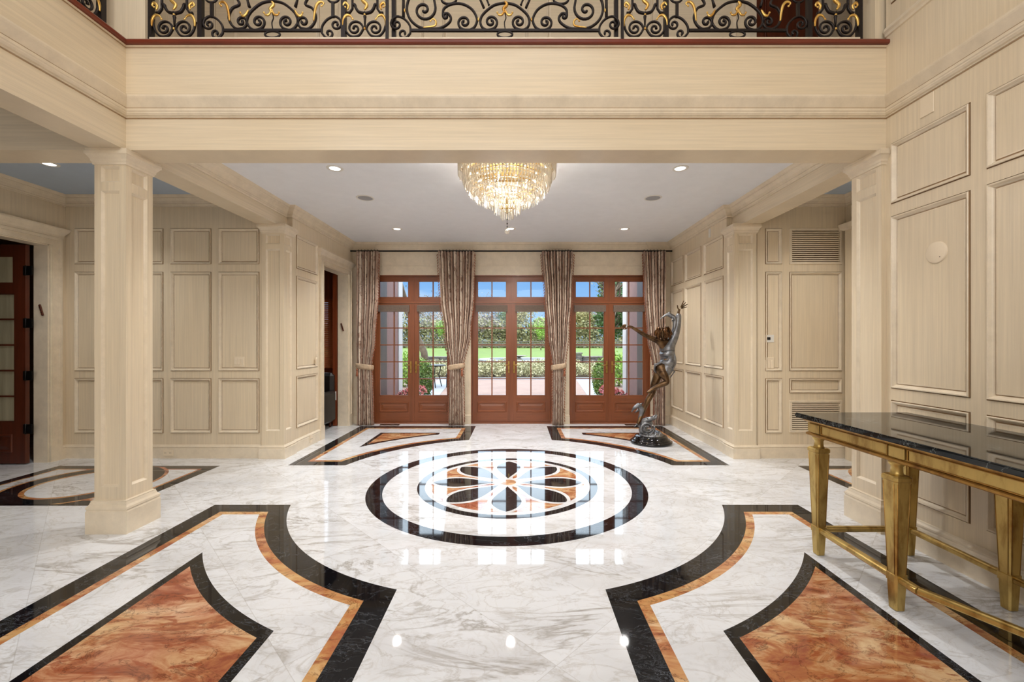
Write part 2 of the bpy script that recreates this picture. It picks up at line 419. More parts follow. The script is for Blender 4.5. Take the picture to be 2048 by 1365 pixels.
def corner(sx, sy, o, yend):
    """outer shape of a corner field, inset by o: gap .61 to both axes, outer side 2.59, arc radius 2.01"""
    xl, xr, R, yt = 2.59-o, .61+o, 2.01+o, .61+o
    a0 = math.atan2(yt, math.sqrt(R*R-yt*yt)); a1 = PI/2-math.asin(xr/R)
    pts = [(xl, yt)]+[(R*math.cos(a0+(a1-a0)*k/48), R*math.sin(a0+(a1-a0)*k/48)) for k in range(49)]+[(xr, yend-o), (xl, yend-o)]
    return [(sx*x, CY+sy*y) for x, y in pts]
def inner(sx, sy, o, yend, ra=.07):
    xl, xr, R = 2.07-o, 1.125+o, 2.54+(ra if o else 0)
    a0 = math.acos(xl/R); a1 = math.acos(xr/R)
    pts = [(R*math.cos(a0+(a1-a0)*k/40), R*math.sin(a0+(a1-a0)*k/40)) for k in range(41)]+[(xr, yend-o), (xl, yend-o)]
    return [(sx*x, CY+sy*y) for x, y in pts]
for sx in (-1, 1):
    for sy, ye, yi in ((-1, 5.6, 5.05), (1, 2.95, 2.42)):
        poly(corner(sx, sy, 0, ye), 1, 1); poly(corner(sx, sy, .155, ye), 2, 2); poly(corner(sx, sy, .215, ye), 3, 0)
        poly(inner(sx, sy, 0, yi), 4, 1); poly(inner(sx, sy, .055, yi), 5, 3)
ring(0, CY, 1.235, 1.385, 1, 1); ring(0, CY, .835, .91, 1, 1)
# eight-petal rosette
def petal(a, r0, r1, wd, lv, m, n=40):
    pts = []
    for k in range(n+1):
        t = k/n; pts.append((r0+(r1-r0)*t, wd*math.sin(PI*t**1.55)**.72))
    pts += [(x, -y) for x, y in pts[-2:0:-1]]
    ca, sa = math.cos(a), math.sin(a)
    poly([(x*ca-y*sa, CY+x*sa+y*ca) for x, y in pts], lv, m)
for k in range(8):
    a = k*PI/4+PI/8; a0, a1 = a-.33, a+.33
    n = 16; out = [(.775*math.cos(a0+(a1-a0)*i/n), .775*math.sin(a0+(a1-a0)*i/n)) for i in range(n+1)]
    pts = [(.13*math.cos(a), .13*math.sin(a))]+out
    poly([(x, CY+y) for x, y in pts], 1, 3)
for k in range(8):
    petal(k*PI/4, .07, .80, .175, 2, 0)
    petal(k*PI/4, .12, .765, .135, 3, 1)
disc(0, CY, .13, 4, 0, 48); disc(0, CY, .085, 5, 3, 48)
# side passages: black rectangle, orange line, ring and disc
for sx in (-1, 1):
    cx = sx*4.31; x0, x1, y0, y1 = cx-.94, cx+.94, CY-.63, CY+.59
    if sx > 0: x1 = 4.2
    cyy = CY-.03
    poly([(x0, y0), (x1, y0), (x1, y1), (x0, y1)], 1, 1)
    def rc(i, lv, m): poly([(x0+i, y0+i), (x1-i, y0+i), (x1-i, y1-i), (x0+i, y1-i)], lv, m)
    rc(.12, 2, 2); rc(.15, 3, 0)
    cl_ = lambda p, i=.0: (min(max(p[0], x0+.03), x1-.03), min(max(p[1], y0+.03), y1-.03))
    ring(cx, cyy, .60, .655, 4, 2, 96, cl_); 
    ring(cx, cyy, .46, .62, 5, 1, 96, cl_); disc(cx, cyy, .46, 6, 2, 96); disc(cx, cyy, .42, 7, 0, 96)
struct('floor', fl, [MW, MBK, MOL, MO])

# ---------------------------------------------------------------- rooms
BB = [(0, 0), (.022, 0), (.022, .125), (.018, .132), (.018, .137), (.024, .141), (.022, .149), (.010, .158), (.006, .166), (0, .168)]
def crown(zt, s=1.0):
    return [(0, zt-.135*s), (.012*s, -.135*s+zt), (.012*s, zt-.118*s), (.020*s, zt-.114*s), (.024*s, zt-.106*s), (.020*s, zt-.100*s), (.026*s, zt-.098*s), (.036*s, zt-.070*s), (.062*s, zt-.044*s), (.068*s, zt-.040*s), (.068*s, zt-.032*s), (.080*s, zt-.026*s), (.092*s, zt-.010*s), (.096*s, zt), (0, zt)]
BELT = [(0, 3.150), (.008, 3.152), (.008, 3.160), (.020, 3.164), (.030, 3.176), (.030, 3.184), (.036, 3.190), (.036, 3.206), (.030, 3.212), (.034, 3.216), (.048, 3.240), (.066, 3.270), (.070, 3.280), (.070, 3.292), (0, 3.296)]
ROWS = [(.31, .995), (1.085, 2.322), (2.416, 2.864)]
ZP, ZB = 3.26, 3.19     # ceilings of the side passages and of the garden bay
ZO = 2.909              # underside of the beams

# bay walls, left and right
wl = MB()
pw(wl, (-2.81, 5.57, 0), (0, 1, 0), (1, 0, 0), 2.05, 0, ZB, [(.09, .70, a, b) for a, b in ROWS], [(.87, 1.83, 0, 2.61)], back=.17)
wl.box(-2.98, -2.8105, 5.566, 5.569, ZO, ZP); struct('wall_left', wl, [PV, PT])
wr = MB()
pw(wr, (2.81, 5.57, 0), (0, 1, 0), (-1, 0, 0), 2.05, 0, ZB, [(u, v, a, b) for u, v in ((.08, .67), (.76, 1.35), (1.44, 1.98)) for a, b in ROWS], back=.17)
wr.box(2.8105, 2.98, 5.566, 5.569, ZO, ZP); struct('wall_right', wr, [PV, PT])
# garden wall with three french door openings
wb = MB(); UC = (-1.74, 0, 1.74); HW = .715
pw(wb, (-2.98, 7.6, 0), (1, 0, 0), (0, -1, 0), 5.96, 0, ZB, [], [(2.98+c-HW, 2.98+c+HW, 0, 2.63) for c in UC], back=.26, m=1)
for a, b in ((-1.025, -.715), (.715, 1.025)):
    wb.box(a+.035, b-.035, 7.585, 7.61, .0, 2.62, 1); wb.box(a+.085, b-.085, 7.575, 7.60, .22, 2.56, 1)
    wb.mould([(a+.02, 7.61), (a+.02, 7.585), (b-.02, 7.585), (b-.02, 7.61)], BB, 1)
for a, b in ((-2.81, -2.455), (2.455, 2.81)): wb.mould([(a, 7.6), (b, 7.6)], BB, 1)
wb.box(-2.81, 2.81, 7.588, 7.6, 2.79, 2.798, 1)
struct('wall_back', wb, [PV, PT])
# recessed cherry jamb liners belong to the doors (below)
# passage walls
wp = MB()
pw(wp, (-5.53, 5.36, 0), (1, 0, 0), (0, -1, 0), 2.46, 0, ZP, [(u, u+.511, a, b) for u in (.11, .708, 1.306, 1.904) for a, b in ROWS], back=.12)
struct('wall_left_passage', wp, [PV, PT])
DY0, DY1 = 3.96, 5.17
wq = MB()
pw(wq, (-5.53, -3.0, 0), (0, 1, 0), (1, 0, 0), 8.4, 0, 6.2, [], [(3+DY0, 3+DY1, 0, 2.62)], back=.17)
struct('wall_left_outer', wq, [PV, PT])
wx = MB()
cols = [(.10, .31), (.40, 1.055)]
LOUV = []
pw(wx, (3.09, 5.36, 0), (1, 0, 0), (0, -1, 0), 1.16, 0, ZP,
   [(.10, .31, .31, .995), (.10, .31, 1.085, 2.322), (.10, .31, 2.416, 2.864), (.40, 1.055, .81, .995), (.40, 1.055, 1.085, 2.322)],
   [(.40, 1.055, .32, .72), (.40, 1.055, 2.416, 2.864)], back=.12)
struct('wall_right_passage', wx, [PV, PT])
wz = MB(); pw(wz, (4.2, 3.0, 0), (0, 1, 0), (-1, 0, 0), 2.4, 0, ZP, [(.9, 1.9, a, b) for a, b in ROWS], back=.12)
wz.box(4.14, 4.2, 5.0, 5.3, 0, 2.85, 0); wz.mould([(4.2, 4.98), (4.14, 4.98), (4.14, 5.32), (4.2, 5.32)], [(0, 2.82), (.03, 2.84), (.045, 2.90), (0, 2.90)], 1, side=-1)
wz.box(3.14, 4.3, 2.9, 3.0, 0, ZP, 0)
struct('wall_right_far', wz, [PV, PT])
# tall right wall of the hall, two storeys
wt = MB()
RR = [(.32, 1.014), (1.10, 2.39), (2.48, 2.935)]
pan = []
for k in range(9):
    y1 = 3.225-k*.655; 
    pan += [(3.0+y1-.565, 3.0+y1, a, b) for a, b in RR+[(3.98, 5.2)]]
pw(wt, (2.90, -3.0, 0), (0, 1, 0), (-1, 0, 0), 6.27, 0, 6.2, pan, back=.24)
wt.mould([(2.90, -3), (2.90, 3.27)], [(0, 3.76), (.010, 3.765), (.012, 3.785), (.022, 3.80), (.018, 3.815), (.010, 3.83), (0, 3.84)], 1, side=-1)
struct('wall_right_hall', wt, [PV, PT])
# front wall behind the camera and upper storey shell
wf = MB(); wf.box(-5.6, 3.14, -3.12, -3.0, 0, 6.2); struct('wall_front', wf, PV)
# upper storey: back wall of the gallery
wu = MB(); UP = [(u, u+.95, 3.95, 5.9) for u in (.2, 1.35, 2.5, 3.65, 4.8, 5.95, 7.1)]
pw(wu, (-5.53, 4.75, 0), (1, 0, 0), (0, -1, 0), 9.8, 3.735, 6.2, UP, [(8.25, 8.95, 3.735, 5.8)], prof=PM, back=.1)
struct('wall_upper_back', wu, [PH, PT])
wv = MB(); wv.box(4.2, 4.3, 3.2, 4.8, 3.735, 6.2); wv.box(3.14, 4.3, 3.1, 3.2, 3.735, 6.2); struct('wall_upper_right', wv, PV)
ce = MB(); ce.box(-5.6, 4.3, -3.1, 4.85, 6.2, 6.3); struct('ceiling_upper', ce, CEIL)
ce = MB(); ce.box(-2.98, 2.98, 3.4, 7.86, ZB, ZB+.15); struct('ceiling', ce, CEIL)
ce = MB(); ce.box(-5.6, -3.0, -3.0, 7.8, ZP, ZP+.15); ce.box(3.0, 4.3, 2.9, 5.5, ZP, ZP+.15); struct('ceiling_passage', ce, CEILB)
uf = MB(); uf.box(-5.6, -2.92, -3.0, 4.8, 3.6, 3.73); uf.box(-3.0, 4.3, 3.3, 4.8, 3.6, 3.73); struct('floor_upper', uf, DARKW)
# ---- beams
fb = MB()
fb.box(-5.53, 2.90, 3.27, 3.51, ZO, 3.735); struct('beam_front', fb, PH)
fb = MB(); fb.box(-3.12, -2.88, -3.0, 3.27, ZO, 3.735); struct('beam_left', fb, PH)
mb = MB()
path = [(-2.88, -3.0), (-2.88, 3.27), (2.90, 3.27), (2.90, -3.0)]
mb.mould(path, BELT)
mb.mould(path[:3], [(0, 3.69), (.004, 3.695), (.012, 3.70), (.016, 3.712), (0, 3.712)])
for z_, o_ in ((3.144, 0), (3.209, .028), (3.297, 0), (3.684, 0)):
    mb.mould(path if z_ < 3.6 else path[:3], [(o_-.002, z_), (o_+.004, z_), (o_+.004, z_+.005), (o_-.002, z_+.005)], 1)
struct('trim_1', mb, [PT, PG])
mb = MB(); mb.mould(path[:3], [(-.03, 3.700), (.03, 3.700), (.036, 3.708), (.036, 3.726), (.028, 3.736), (-.03, 3.736)]); struct('trim_2', mb, TRIMW)
mb = MB(); mb.box(-2.72, 2.72, 3.29, 3.42, 3.736, 3.782); mb.box(-3.05, -2.93, -3.0, 3.27, 3.736, 3.782); struct('trim_3', mb, PT)
for sx, nm in ((-1, 'beam_bay_left'), (1, 'beam_bay_right')):
    b_ = MB(); xs = sorted((sx*2.88, sx*3.12)); b_.box(xs[0], xs[1], 3.511, 5.565, ZO, ZP); struct(nm, b_, PH)
# crowns
mb = MB()
K = .90
bay = [(-2.88, 3.51), (-2.88, 5.55), (-2.81, 5.55), (-2.81, 7.6)]
bay += [(-2.42, 7.6), (-2.42, 7.585), (-2.81+.0, 7.585)][:0]
# garden side crown breaks forward above the piers between the doors
bk = [(-2.46, 7.6), (-2.46, 7.585)]
cp = [(-2.88, 3.51), (-2.88, 5.55), (-2.81, 5.55), (-2.81, 7.585), (-2.44, 7.585), (-2.44, 7.6), (-1.04, 7.6), (-1.04, 7.585), (-.70, 7.585), (-.70, 7.6),
      (.70, 7.6), (.70, 7.585), (1.04, 7.585), (1.04, 7.6), (2.44, 7.6), (2.44, 7.585), (2.81, 7.585), (2.81, 5.55), (2.88, 5.55), (2.88, 3.51)]
mb.mould(cp, crown(ZB)); struct('trim_4', mb, PT)
mb = MB(); mb.mould([(-5.53, 3.51), (-5.53, 5.36), (-3.12, 5.36)], crown(ZP, .95)); mb.mould([(3.12, 5.36), (4.2, 5.36), (4.2, 3.0)], crown(ZP, .95)); struct('trim_5', mb, PT)
# baseboards
mb = MB()
CW = .125   # casing width
mb.mould([(-5.53, -3), (-5.53, DY0-CW)], BB); mb.mould([(-5.53, DY1+CW), (-5.53, 5.36), (-3.09, 5.36)], BB)
mb.mould([(-2.81, 5.59), (-2.81, 6.44-.12)], BB)
struct('baseboard_left', mb, PT)
mb = MB(); mb.mould([(2.81, 7.6), (2.81, 5.59)], BB); mb.mould([(3.09, 5.36), (4.2, 5.36), (4.2, 3.0)], BB); mb.mould([(2.90, 3.25), (2.90, -3)], [(o, z*1.25) for o, z in BB]); struct('baseboard_right', mb, PT)

# ---- pilasters and the free-standing column
CAPM = [(0, 2.795), (.008, 2.797), (.010, 2.812), (.016, 2.82), (.018, 2.835), (.034, 2.862), (.042, 2.868), (.042, 2.89), (.036, 2.895), (.036, 2.909)]
CB = [(.036, 0), (.036, .165), (.030, .178), (.036, .186), (.034, .200), (.022, .215), (.014, .238), (.016, .244), (0, .25)]
def pier(mb, x0, x1, y0, y1, sides, base=CB, cap=CAPM, zt=ZO, marg=.05):
    """square pier with a long sunk panel and a small square one on each of the given sides"""
    fr = {'s': ((x0, y0, 0), (1, 0, 0), (0, -1, 0), x1-x0), 'n': ((x0, y1, 0), (1, 0, 0), (0, 1, 0), x1-x0),
          'w': ((x0, y0, 0), (0, 1, 0), (-1, 0, 0), y1-y0), 'e': ((x1, y0, 0), (0, 1, 0), (1, 0, 0), y1-y0)}
    for k, (O, U, N, W) in fr.items():
        ps = [(marg, W-marg, .345, 2.60), (marg, W-marg, 2.665, 2.785)] if k in sides else []
        pw(mb, O, U, N, W, 0, zt, ps, prof=PS, back=0)
    return mb
co = thing('column', 'free-standing square cream panelled column in front of the left passage', 'column', (-3.0, 3.39, 0))
def local(mb, c):
    mb.v = [(x-c[0], y-c[1], z-c[2]) for x, y, z in mb.v]; return mb
cc_ = (-3.0, 3.39, 0)
m_ = pier(MB(), -3.12, -2.88, 3.27, 3.51, 'snwe'); local(m_, cc_).build('shaft', [PV, PT], co)
sq = [(-3.12, 3.27), (-3.12, 3.51), (-2.88, 3.51), (-2.88, 3.27)]
m_ = MB(); m_.mould(sq, CB, side=-1, closed=True); local(m_, cc_).build('base', PT, co)
m_ = MB(); m_.mould(sq, CAPM, side=-1, closed=True); local(m_, cc_).build('capital', PT, co)
def ptrim(name, m_, paths, base=True, bb=CB):
    for p in paths:
        m_.mould(p, CAPM, 1)
        m_.mould(p, bb, 1)
    return struct(name, m_, [PV, PT])
BBp = [(.022+.004 if o > .02 else o, z) for o, z in BB]
# bay pilasters
m_ = pier(MB(), -3.07, -2.795, 5.335, 5.57, 'se'); ptrim('pilaster_left', m_, [[(-3.07, 5.37), (-3.07, 5.335), (-2.795, 5.335), (-2.795, 5.57), (-2.81, 5.57)]], bb=BBp)
m_ = pier(MB(), 2.795, 3.07, 5.335, 5.57, 'sw'); ptrim('pilaster_right', m_, [[(2.81, 5.57), (2.795, 5.57), (2.795, 5.335), (3.07, 5.335), (3.07, 5.37)]], bb=BBp)
m_ = pier(MB(), 2.865, 3.14, 3.27, 3.56, 'w'); ptrim('pilaster_hall', m_, [[(3.14, 3.56), (2.865, 3.56), (2.865, 3.27), (2.90, 3.27)]])
# upper storey corner pillars
m_ = MB()
for x0, x1 in ((-3.12, -2.76), (2.84, 3.14)):
    for (O, U, N, W) in (((x0, 3.30, 0), (1, 0, 0), (0, -1, 0), x1-x0), ((x0, 3.52, 0), (1, 0, 0), (0, 1, 0), x1-x0), ((x0, 3.30, 0), (0, 1, 0), (-1, 0, 0), .22), ((x1, 3.30, 0), (0, 1, 0), (1, 0, 0), .22)):
        pw(m_, O, U, N, W, 3.735, 6.2, [(.06, W-.06, 4.1, 5.9)], prof=PS, back=0)
struct('pillar_upper', m_, [PV, PT])

# ---- doorways
def casing(mb, plane, sx, y0, y1, zt, wd=.12, ent=.20, m=0):
    """door casing on a wall x=plane that faces sx; y0,y1 opening"""
    def bx(a, b, c, d, t0, t1):
        xs = sorted((plane+sx*t0, plane+sx*t1)); mb.box(xs[0], xs[1], a, b, c, d, m)
    for a, b in ((y0-wd, y0), (y1, y1+wd)):
        bx(a, b, .20, zt, 0, .018)
        o = (a, a+.035) if b == y0 else (b-.035, b)
        bx(o[0], o[1], .20, zt+wd*.8-.035, .018, .034)
        i = (b-.03, b-.012) if b == y0 else (a+.012, a+.03)
        bx(i[0], i[1], .2, zt, .018, .026)
        bx(a-.004, b+.004, 0, .20, 0, .030)
    bx(y0-wd, y1+wd, zt, zt+wd*.8, 0, .018); bx(y0-wd, y1+wd, zt+wd*.8-.035, zt+wd*.8, .018, .034); bx(y0, y1, zt+.012, zt+.03, .018, .026)
    path = [(plane, y0-wd-.01), (plane+sx*.02, y0-wd-.01), (plane+sx*.02, y1+wd+.01), (plane, y1+wd+.01)]
    z = zt+wd*.8
    pr = [(0, z), (.008, z+.004), (.010, z+.03), (.018, z+.045), (.03, z+.062), (.044, z+.085), (.052, z+.10), (.052, z+.118), (0, z+.122)]
    mb.mould(path, pr, m, side=1 if sx > 0 else -1)
    xs = sorted((plane, plane-sx*.17))
    mb.box(xs[0], xs[1]-.001, y0+.0005, y0+.014, 0, zt, m); mb.box(xs[0], xs[1]-.001, y1-.014, y1-.0005, 0, zt, m); mb.box(xs[0], xs[1]-.001, y0, y1, zt-.014, zt-.0005, m)
mb = MB(); casing(mb, -5.53, 1, DY0, DY1, 2.62, .125); struct('trim_6', mb, PT)
mb = MB(); casing(mb, -2.81, 1, 6.44, 7.40, 2.61, .12); struct('trim_7', mb, PT)
def shell(name, x0, x1, y0, y1, z1, mat, fm=None, skip=''):
    m = MB(); t = .05
    m.box(x0-t, x1+t, y0-t, y1+t, -.06, -.002, 1)
    m.box(x0-t, x1+t, y0-t, y1+t, z1, z1+t)
    if 'w' not in skip: m.box(x0-t, x0, y0-t, y1+t, -.01, z1)
    if 'e' not in skip: m.box(x1, x1+t, y0-t, y1+t, -.01, z1)
    if 's' not in skip: m.box(x0, x1, y0-t, y0, -.01, z1)
    if 'n' not in skip: m.box(x0, x1, y1, y1+t, -.01, z1)
    return struct(name, m, [mat, fm or mat])
shell('wall_side_room', -7.6, -5.70, 3.2, 6.6, 2.9, plain('side_room_wall', lin(150, 122, 88), .6), MW, 'e')
# library: walls of the room behind the bay's left doorway; its garden wall has a window with blinds
lb = MB()
lb.box(-6.2, -2.985, 5.62, 5.66, 0, 3.0); lb.box(-6.2, -6.14, 5.62, 7.7, 0, 3.0); lb.box(-6.2, -2.985, 5.62, 7.9, 3.0, 3.05); lb.box(-6.2, -2.985, 5.62, 7.9, -.05, -.001)
pw(lb, (-6.2, 7.6, 0), (1, 0, 0), (0, -1, 0), 3.215, 0, 3.0, [(2.05, 2.28, .2, .95), (2.05, 2.28, 1.1, 2.1), (.3, 2.2-.3, .2, .95)], [(2.45, 2.96, .98, 2.17)], back=.12)
struct('wall_library', lb, [LIBW, LIBW])
# ---------------------------------------------------------------- french doors
def empty(name, parent=None, loc=(0, 0, 0)):
    o = bpy.data.objects.new(name, None); C.objects.link(o); o.location = loc; o.parent = parent; return o
def glazed_leaf(parent, x0, x1, z0, z1, gx0, gx1, gz0, gz1, nx, nz, name='leaf', panel=None, mat=CHERRY, gl=None, y=0, t=.045):
    m = MB(); h = t/2
    m.box(x0, gx0, y-h, y+h, z0, z1); m.box(gx1, x1, y-h, y+h, z0, z1)
    m.box(gx0, gx1, y-h, y+h, z0, gz0, 1); m.box(gx0, gx1, y-h, y+h, gz1, z1, 1)
    for a, b, c, d in ((gx0, gx1, gz0, gz0+.012), (gx0, gx1, gz1-.012, gz1), (gx0, gx0+.012, gz0, gz1), (gx1-.012, gx1, gz0, gz1)):
        m.box(a, b, y-h+.008, y+h-.008, c, d)
    if panel:
        a, b, c, d = panel
        m.v += []; k = 0
        for i, e in ((0, .004), (.012, .010), (.03, .002)):
            pass
        for (i0, e0), (i1, e1) in zip([(0, 0), (.008, .010), (.020, .010), (.030, -.002)], [(.008, .010), (.020, .010), (.030, -.002), (.075, .006)]):
            r0 = [(a+i0, y-h-e0, c+i0), (b-i0, y-h-e0, c+i0), (b-i0, y-h-e0, d-i0), (a+i0, y-h-e0, d-i0)]
            r1 = [(a+i1, y-h-e1, c+i1), (b-i1, y-h-e1, c+i1), (b-i1, y-h-e1, d-i1), (a+i1, y-h-e1, d-i1)]
            for q in range(4):
                j = (q+1) % 4; m.add([r0[q], r0[j], r1[j], r1[q]], [(0, 1, 2, 3)], 1)
        m.add(r1, [(0, 1, 2, 3)], 1)
    lf = m.build(name, [mat, CHERRYH if mat is CHERRY else mat], parent)
    mm = MB()
    for i in range(1, nx):
        x = gx0+(gx1-gx0)*i/nx; mm.box(x-.010, x+.010, y-.016, y+.016, gz0, gz1)
    for i in range(1, nz):
        z = gz0+(gz1-gz0)*i/nz; mm.box(gx0, gx1, y-.014, y+.014, z-.010, z+.010)
    if nx*nz > 1: mm.build('muntins', mat, lf)
    g = MB(); g.box(gx0+.002, gx1-.002, y-.003, y+.003, gz0+.002, gz1-.002); g.build('glass', gl or GLASS, lf)
    return lf
def handle(parent, x, y, z, d):
    m = MB(); m.bbox(x-.015, x+.015, y-.008, y, z-.105, z+.105, .003)
    m.lathe([(0, -.05), (.011, -.05), (.011, 0)], (x, y, z+.04), 12, axis='y')
    m.tube([(x, y-.045, z+.04), (x+d*.03, y-.052, z+.04), (x+d*.11, y-.050, z+.036)], [.009, .008, .006], 8)
    m.lathe([(0, -.016), (.012, -.014), (.012, 0)], (x, y, z-.05), 12, axis='y')
    m.build('handle', BRASS, parent)
YD = 7.66
for k, c in enumerate(UC):
    d = empty('door_%d' % (k+1), None, (c, YD, 0))
    tag(d, ['cherry french door pair with transom, on the left beside the leftmost curtains', 'cherry french door pair with transom, in the middle of the garden wall', 'cherry french door pair with transom, on the right behind the bronze statue'][k], kind='structure')
    m = MB(); W_ = HW
    m.box(-W_, -W_+.022, -.06, .10, 0, 2.63); m.box(W_-.022, W_, -.06, .10, 0, 2.63); m.box(-W_+.022, W_-.022, -.059, .10, 2.605, 2.63, 1)
    m.box(-W_+.022, W_-.022, -.035, .04, 2.135, 2.17, 1); m.box(-.012, .012, -.03, .03, 2.17, 2.605); m.box(-.016, .016, -.034, -.024, .024, 2.132); m.box(-W_+.022, W_-.022, -.062, .12, 0, .022, 1)
    m.build('frame', [CHERRY, CHERRYH], d)
    for s in (-1, 1):
        a, b = sorted((s*.003, s*.691)); ga, gb = sorted((s*.087, s*.606))
        lf = glazed_leaf(d, a, b, .024, 2.132, ga, gb, .49, 1.995, 2, 5, 'leaf', (ga, gb, .20, .385))
        handle(lf, s*.047, -.023, 1.0, s)
        m = MB(); m.box(ga-.02, gb+.02, -.05, -.024, 1.995, 2.10); m.box(ga-.02, gb+.02, -.054, -.024, 1.985, 1.997)
        for i in range(6): m.box(ga-.02, gb+.02, -.055, -.05, 2.0+i*.017, 2.008+i*.017)
        m.build('pleated_shade', SHADE, lf)
        glazed_leaf(d, a+(.009 if s > 0 else 0), b-(.009 if s < 0 else 0), 2.172, 2.603, ga, gb, 2.235, 2.53, 2, 1, 'transom')
# dark french leaf in the left passage doorway, opened into the side room
d = empty('door_4', None, (-5.70, 5.10, 0)); tag(d, 'dark wooden glazed door standing open in the left passage doorway', kind='structure')
lf = glazed_leaf(d, -1.0, -.01, .01, 2.60, -.87, -.14, .50, 2.02, 2, 5, 'leaf', (-.85, -.16, .14, .36), DARKW, SHEER)
m = MB(); m.box(-.85, -.16, -.026, -.02, 2.15, 2.45); m.build('upper_pane', SHEER, lf)
for z in (.42, 1.05, 1.67, 2.29):
    m = MB(); m.box(-.03, .075, -.030, -.023, z-.055, z+.055); m.lathe([(0, -.06), (.009, -.06), (.009, .06), (0, .06)], (.005, -.034, z), 10); m.build('hinge', BLACKM, d)
# library door leaf, opened, edge-on
d = empty('door_5', None, (-2.99, 7.39, 0)); tag(d, 'red-brown wooden pocket door edge showing in the library doorway', kind='structure')
m = MB(); m.box(-.07, -.002, -.02, .15, .01, 2.60)
m.build('leaf', LIBW, d)
m = MB(); m.box(-.028, -.008, -.024, -.02, .45, .60); m.build('latch_plate', WHITEP, d)
# dark door upstairs on the gallery
d = empty('door_6', None, (3.07, 4.74, 3.735)); tag(d, 'dark brown door on the upper gallery seen through the railing', kind='structure')
m = MB(); pw(m, (-.35, 0, 0), (1, 0, 0), (0, -1, 0), .70, 0, 2.065, [(.1, .6, .2, .9), (.1, .6, 1.05, 1.9)], back=.04); m.build('leaf', DARKW, d)
m = MB(); m.box(-.47, -.35, -.03, 0, 0, 2.2); m.box(.35, .47, -.03, 0, 0, 2.2); m.build('casing', PT, d)
# library blinds
bl = thing('window_blinds', 'horizontal slatted window blinds glimpsed through the library doorway', 'blinds', (-3.46, 7.56, 0))
m = MB()
for i in range(34):
    z = 1.0+i*.036; m.add([(-.32, .012, z+.017), (.32, .012, z+.017), (.32, -.010, z-.016), (-.32, -.010, z-.016)], [(0, 1, 2, 3)])
o = m.build('slats', wood('blind_slat_wood', lin(176, 96, 48)), bl); sd = o.modifiers.new('t', 'SOLIDIFY'); sd.thickness = .003
m = MB(); m.box(-.32, .32, -.02, .03, 2.19, 2.24); m.build('head_rail', LIBW, bl)
# dark leather chair in the library
sf = thing('armchair', 'black leather armchair glimpsed in the dark library', 'armchair', (-3.35, 7.05, 0))
m = MB(); m.bbox(-.35, .33, -.33, .33, .10, .42, .04); m.build('seat', plain('black_leather', lin(26, 22, 22), .4), sf)
m = MB(); m.bbox(-.35, .33, .22, .36, .30, .92, .05); m.build('backrest', bpy.data.materials['black_leather'], sf)
for s in (-.36, .24):
    m = MB(); m.bbox(s, s+.12, -.33, .30, .10, .62, .04); m.build('armrest', bpy.data.materials['black_leather'], sf)
for x in (-.28, .26):
    for y in (-.26, .28):
        m = MB(); m.tube([(x, y, 0), (x, y, .1)], [.018, .025], 8); m.build('leg', DARKW, sf)
# ---------------------------------------------------------------- louvre grilles, plates, vents
def louvre(z0, z1, label):
    t = thing('louvre_vent', label, 'vent', (3.49, 5.36, z0), group=None); W_, h = .655, z1-z0
    m = MB()
    for a, b, c, d_ in ((0, W_, 0, .03), (0, W_, h-.03, h), (0, .03, .03, h-.03), (W_-.03, W_, .03, h-.03)): m.bbox(a, b, -.012, .02, c, d_, .003)
    m.build('frame', PT, t)
    n = int((h-.07)/.024); m = MB()
    for i in range(n):
        z = .035+(i+.5)*(h-.07)/n; m.bbox(.03, W_-.03, -.006, .006, z-.008, z+.007, .002)
    o = m.build('slats', PT, t)
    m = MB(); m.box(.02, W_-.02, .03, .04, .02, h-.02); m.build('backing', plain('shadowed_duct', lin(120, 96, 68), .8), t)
louvre(2.416, 2.864, 'cream louvred air vent high on the right passage wall')
louvre(.32, .72, 'cream louvred air vent low on the right passage wall, behind the table')
def plate(name, label, cat, loc, ax, wd, hg, extra=None, mat=PLATE, rz=0):
    """wall plate facing -y (ax 0), +x (ax 1) or -x (ax 2)"""
    t = thing(name, label, cat, loc, {0: 0, 1: PI/2, 2: -PI/2}[ax]); 
    m = MB(); m.bbox(-wd/2, wd/2, -.007, 0, -hg/2, hg/2, .003); m.build('plate', mat, t)
    if extra == 'switch':
        n = max(1, int(wd/.04))
        for i in range(n):
            m = MB(); x = (i+.5-n/2)*.042; m.bbox(x-.015, x+.015, -.012, -.006, -hg*.3, hg*.3, .002); m.build('switch', mat, t)
    if extra == 'outlet':
        for s in (-1, 1):
            m = MB(); m.bbox(s*wd*.25-.018, s*wd*.25+.018, -.010, -.006, -.015, .015, .002); m.build('socket', mat, t)
            m = MB(); m.box(s*wd*.25-.009, s*wd*.25-.006, -.0105, -.0095, -.005, .008); m.box(s*wd*.25+.006, s*wd*.25+.009, -.0105, -.0095, -.005, .008); m.build('slot', DARK, t)
    if extra == 'thermo':
        m = MB(); m.box(-wd*.18, wd*.18, -.010, -.006, -hg*.18, hg*.18); m.build('screen', DARK, t)
    return t
plate('switch_plate', 'cream switch plate on the right-hand panel of the left passage wall', 'switch plate', (-3.37, 5.37, 1.20), 0, .13, .125, 'switch')
plate('outlet', 'cream wall outlet in the baseboard of the left passage, right of the column', 'outlet', (-4.23, 5.338, .07), 0, .125, .07, 'outlet')
plate('outlet', 'small white outlet in the baseboard beside the library doorway', 'outlet', (-2.788, 6.02, .09), 1, .07, .11, 'outlet')
plate('switch_plate', 'narrow white switch plate in the panel beside the library doorway', 'switch plate', (-2.80, 6.2, 1.17), 1, .05, .12, 'switch')
plate('thermostat', 'small white thermostat with a dark screen on the right passage wall', 'thermostat', (3.23, 5.37, 1.49), 0, .145, .095, 'thermo', WHITEP)
plate('switch_plate', 'cream switch plate below the thermostat', 'switch plate', (3.24, 5.37, 1.17), 0, .125, .17, 'switch')
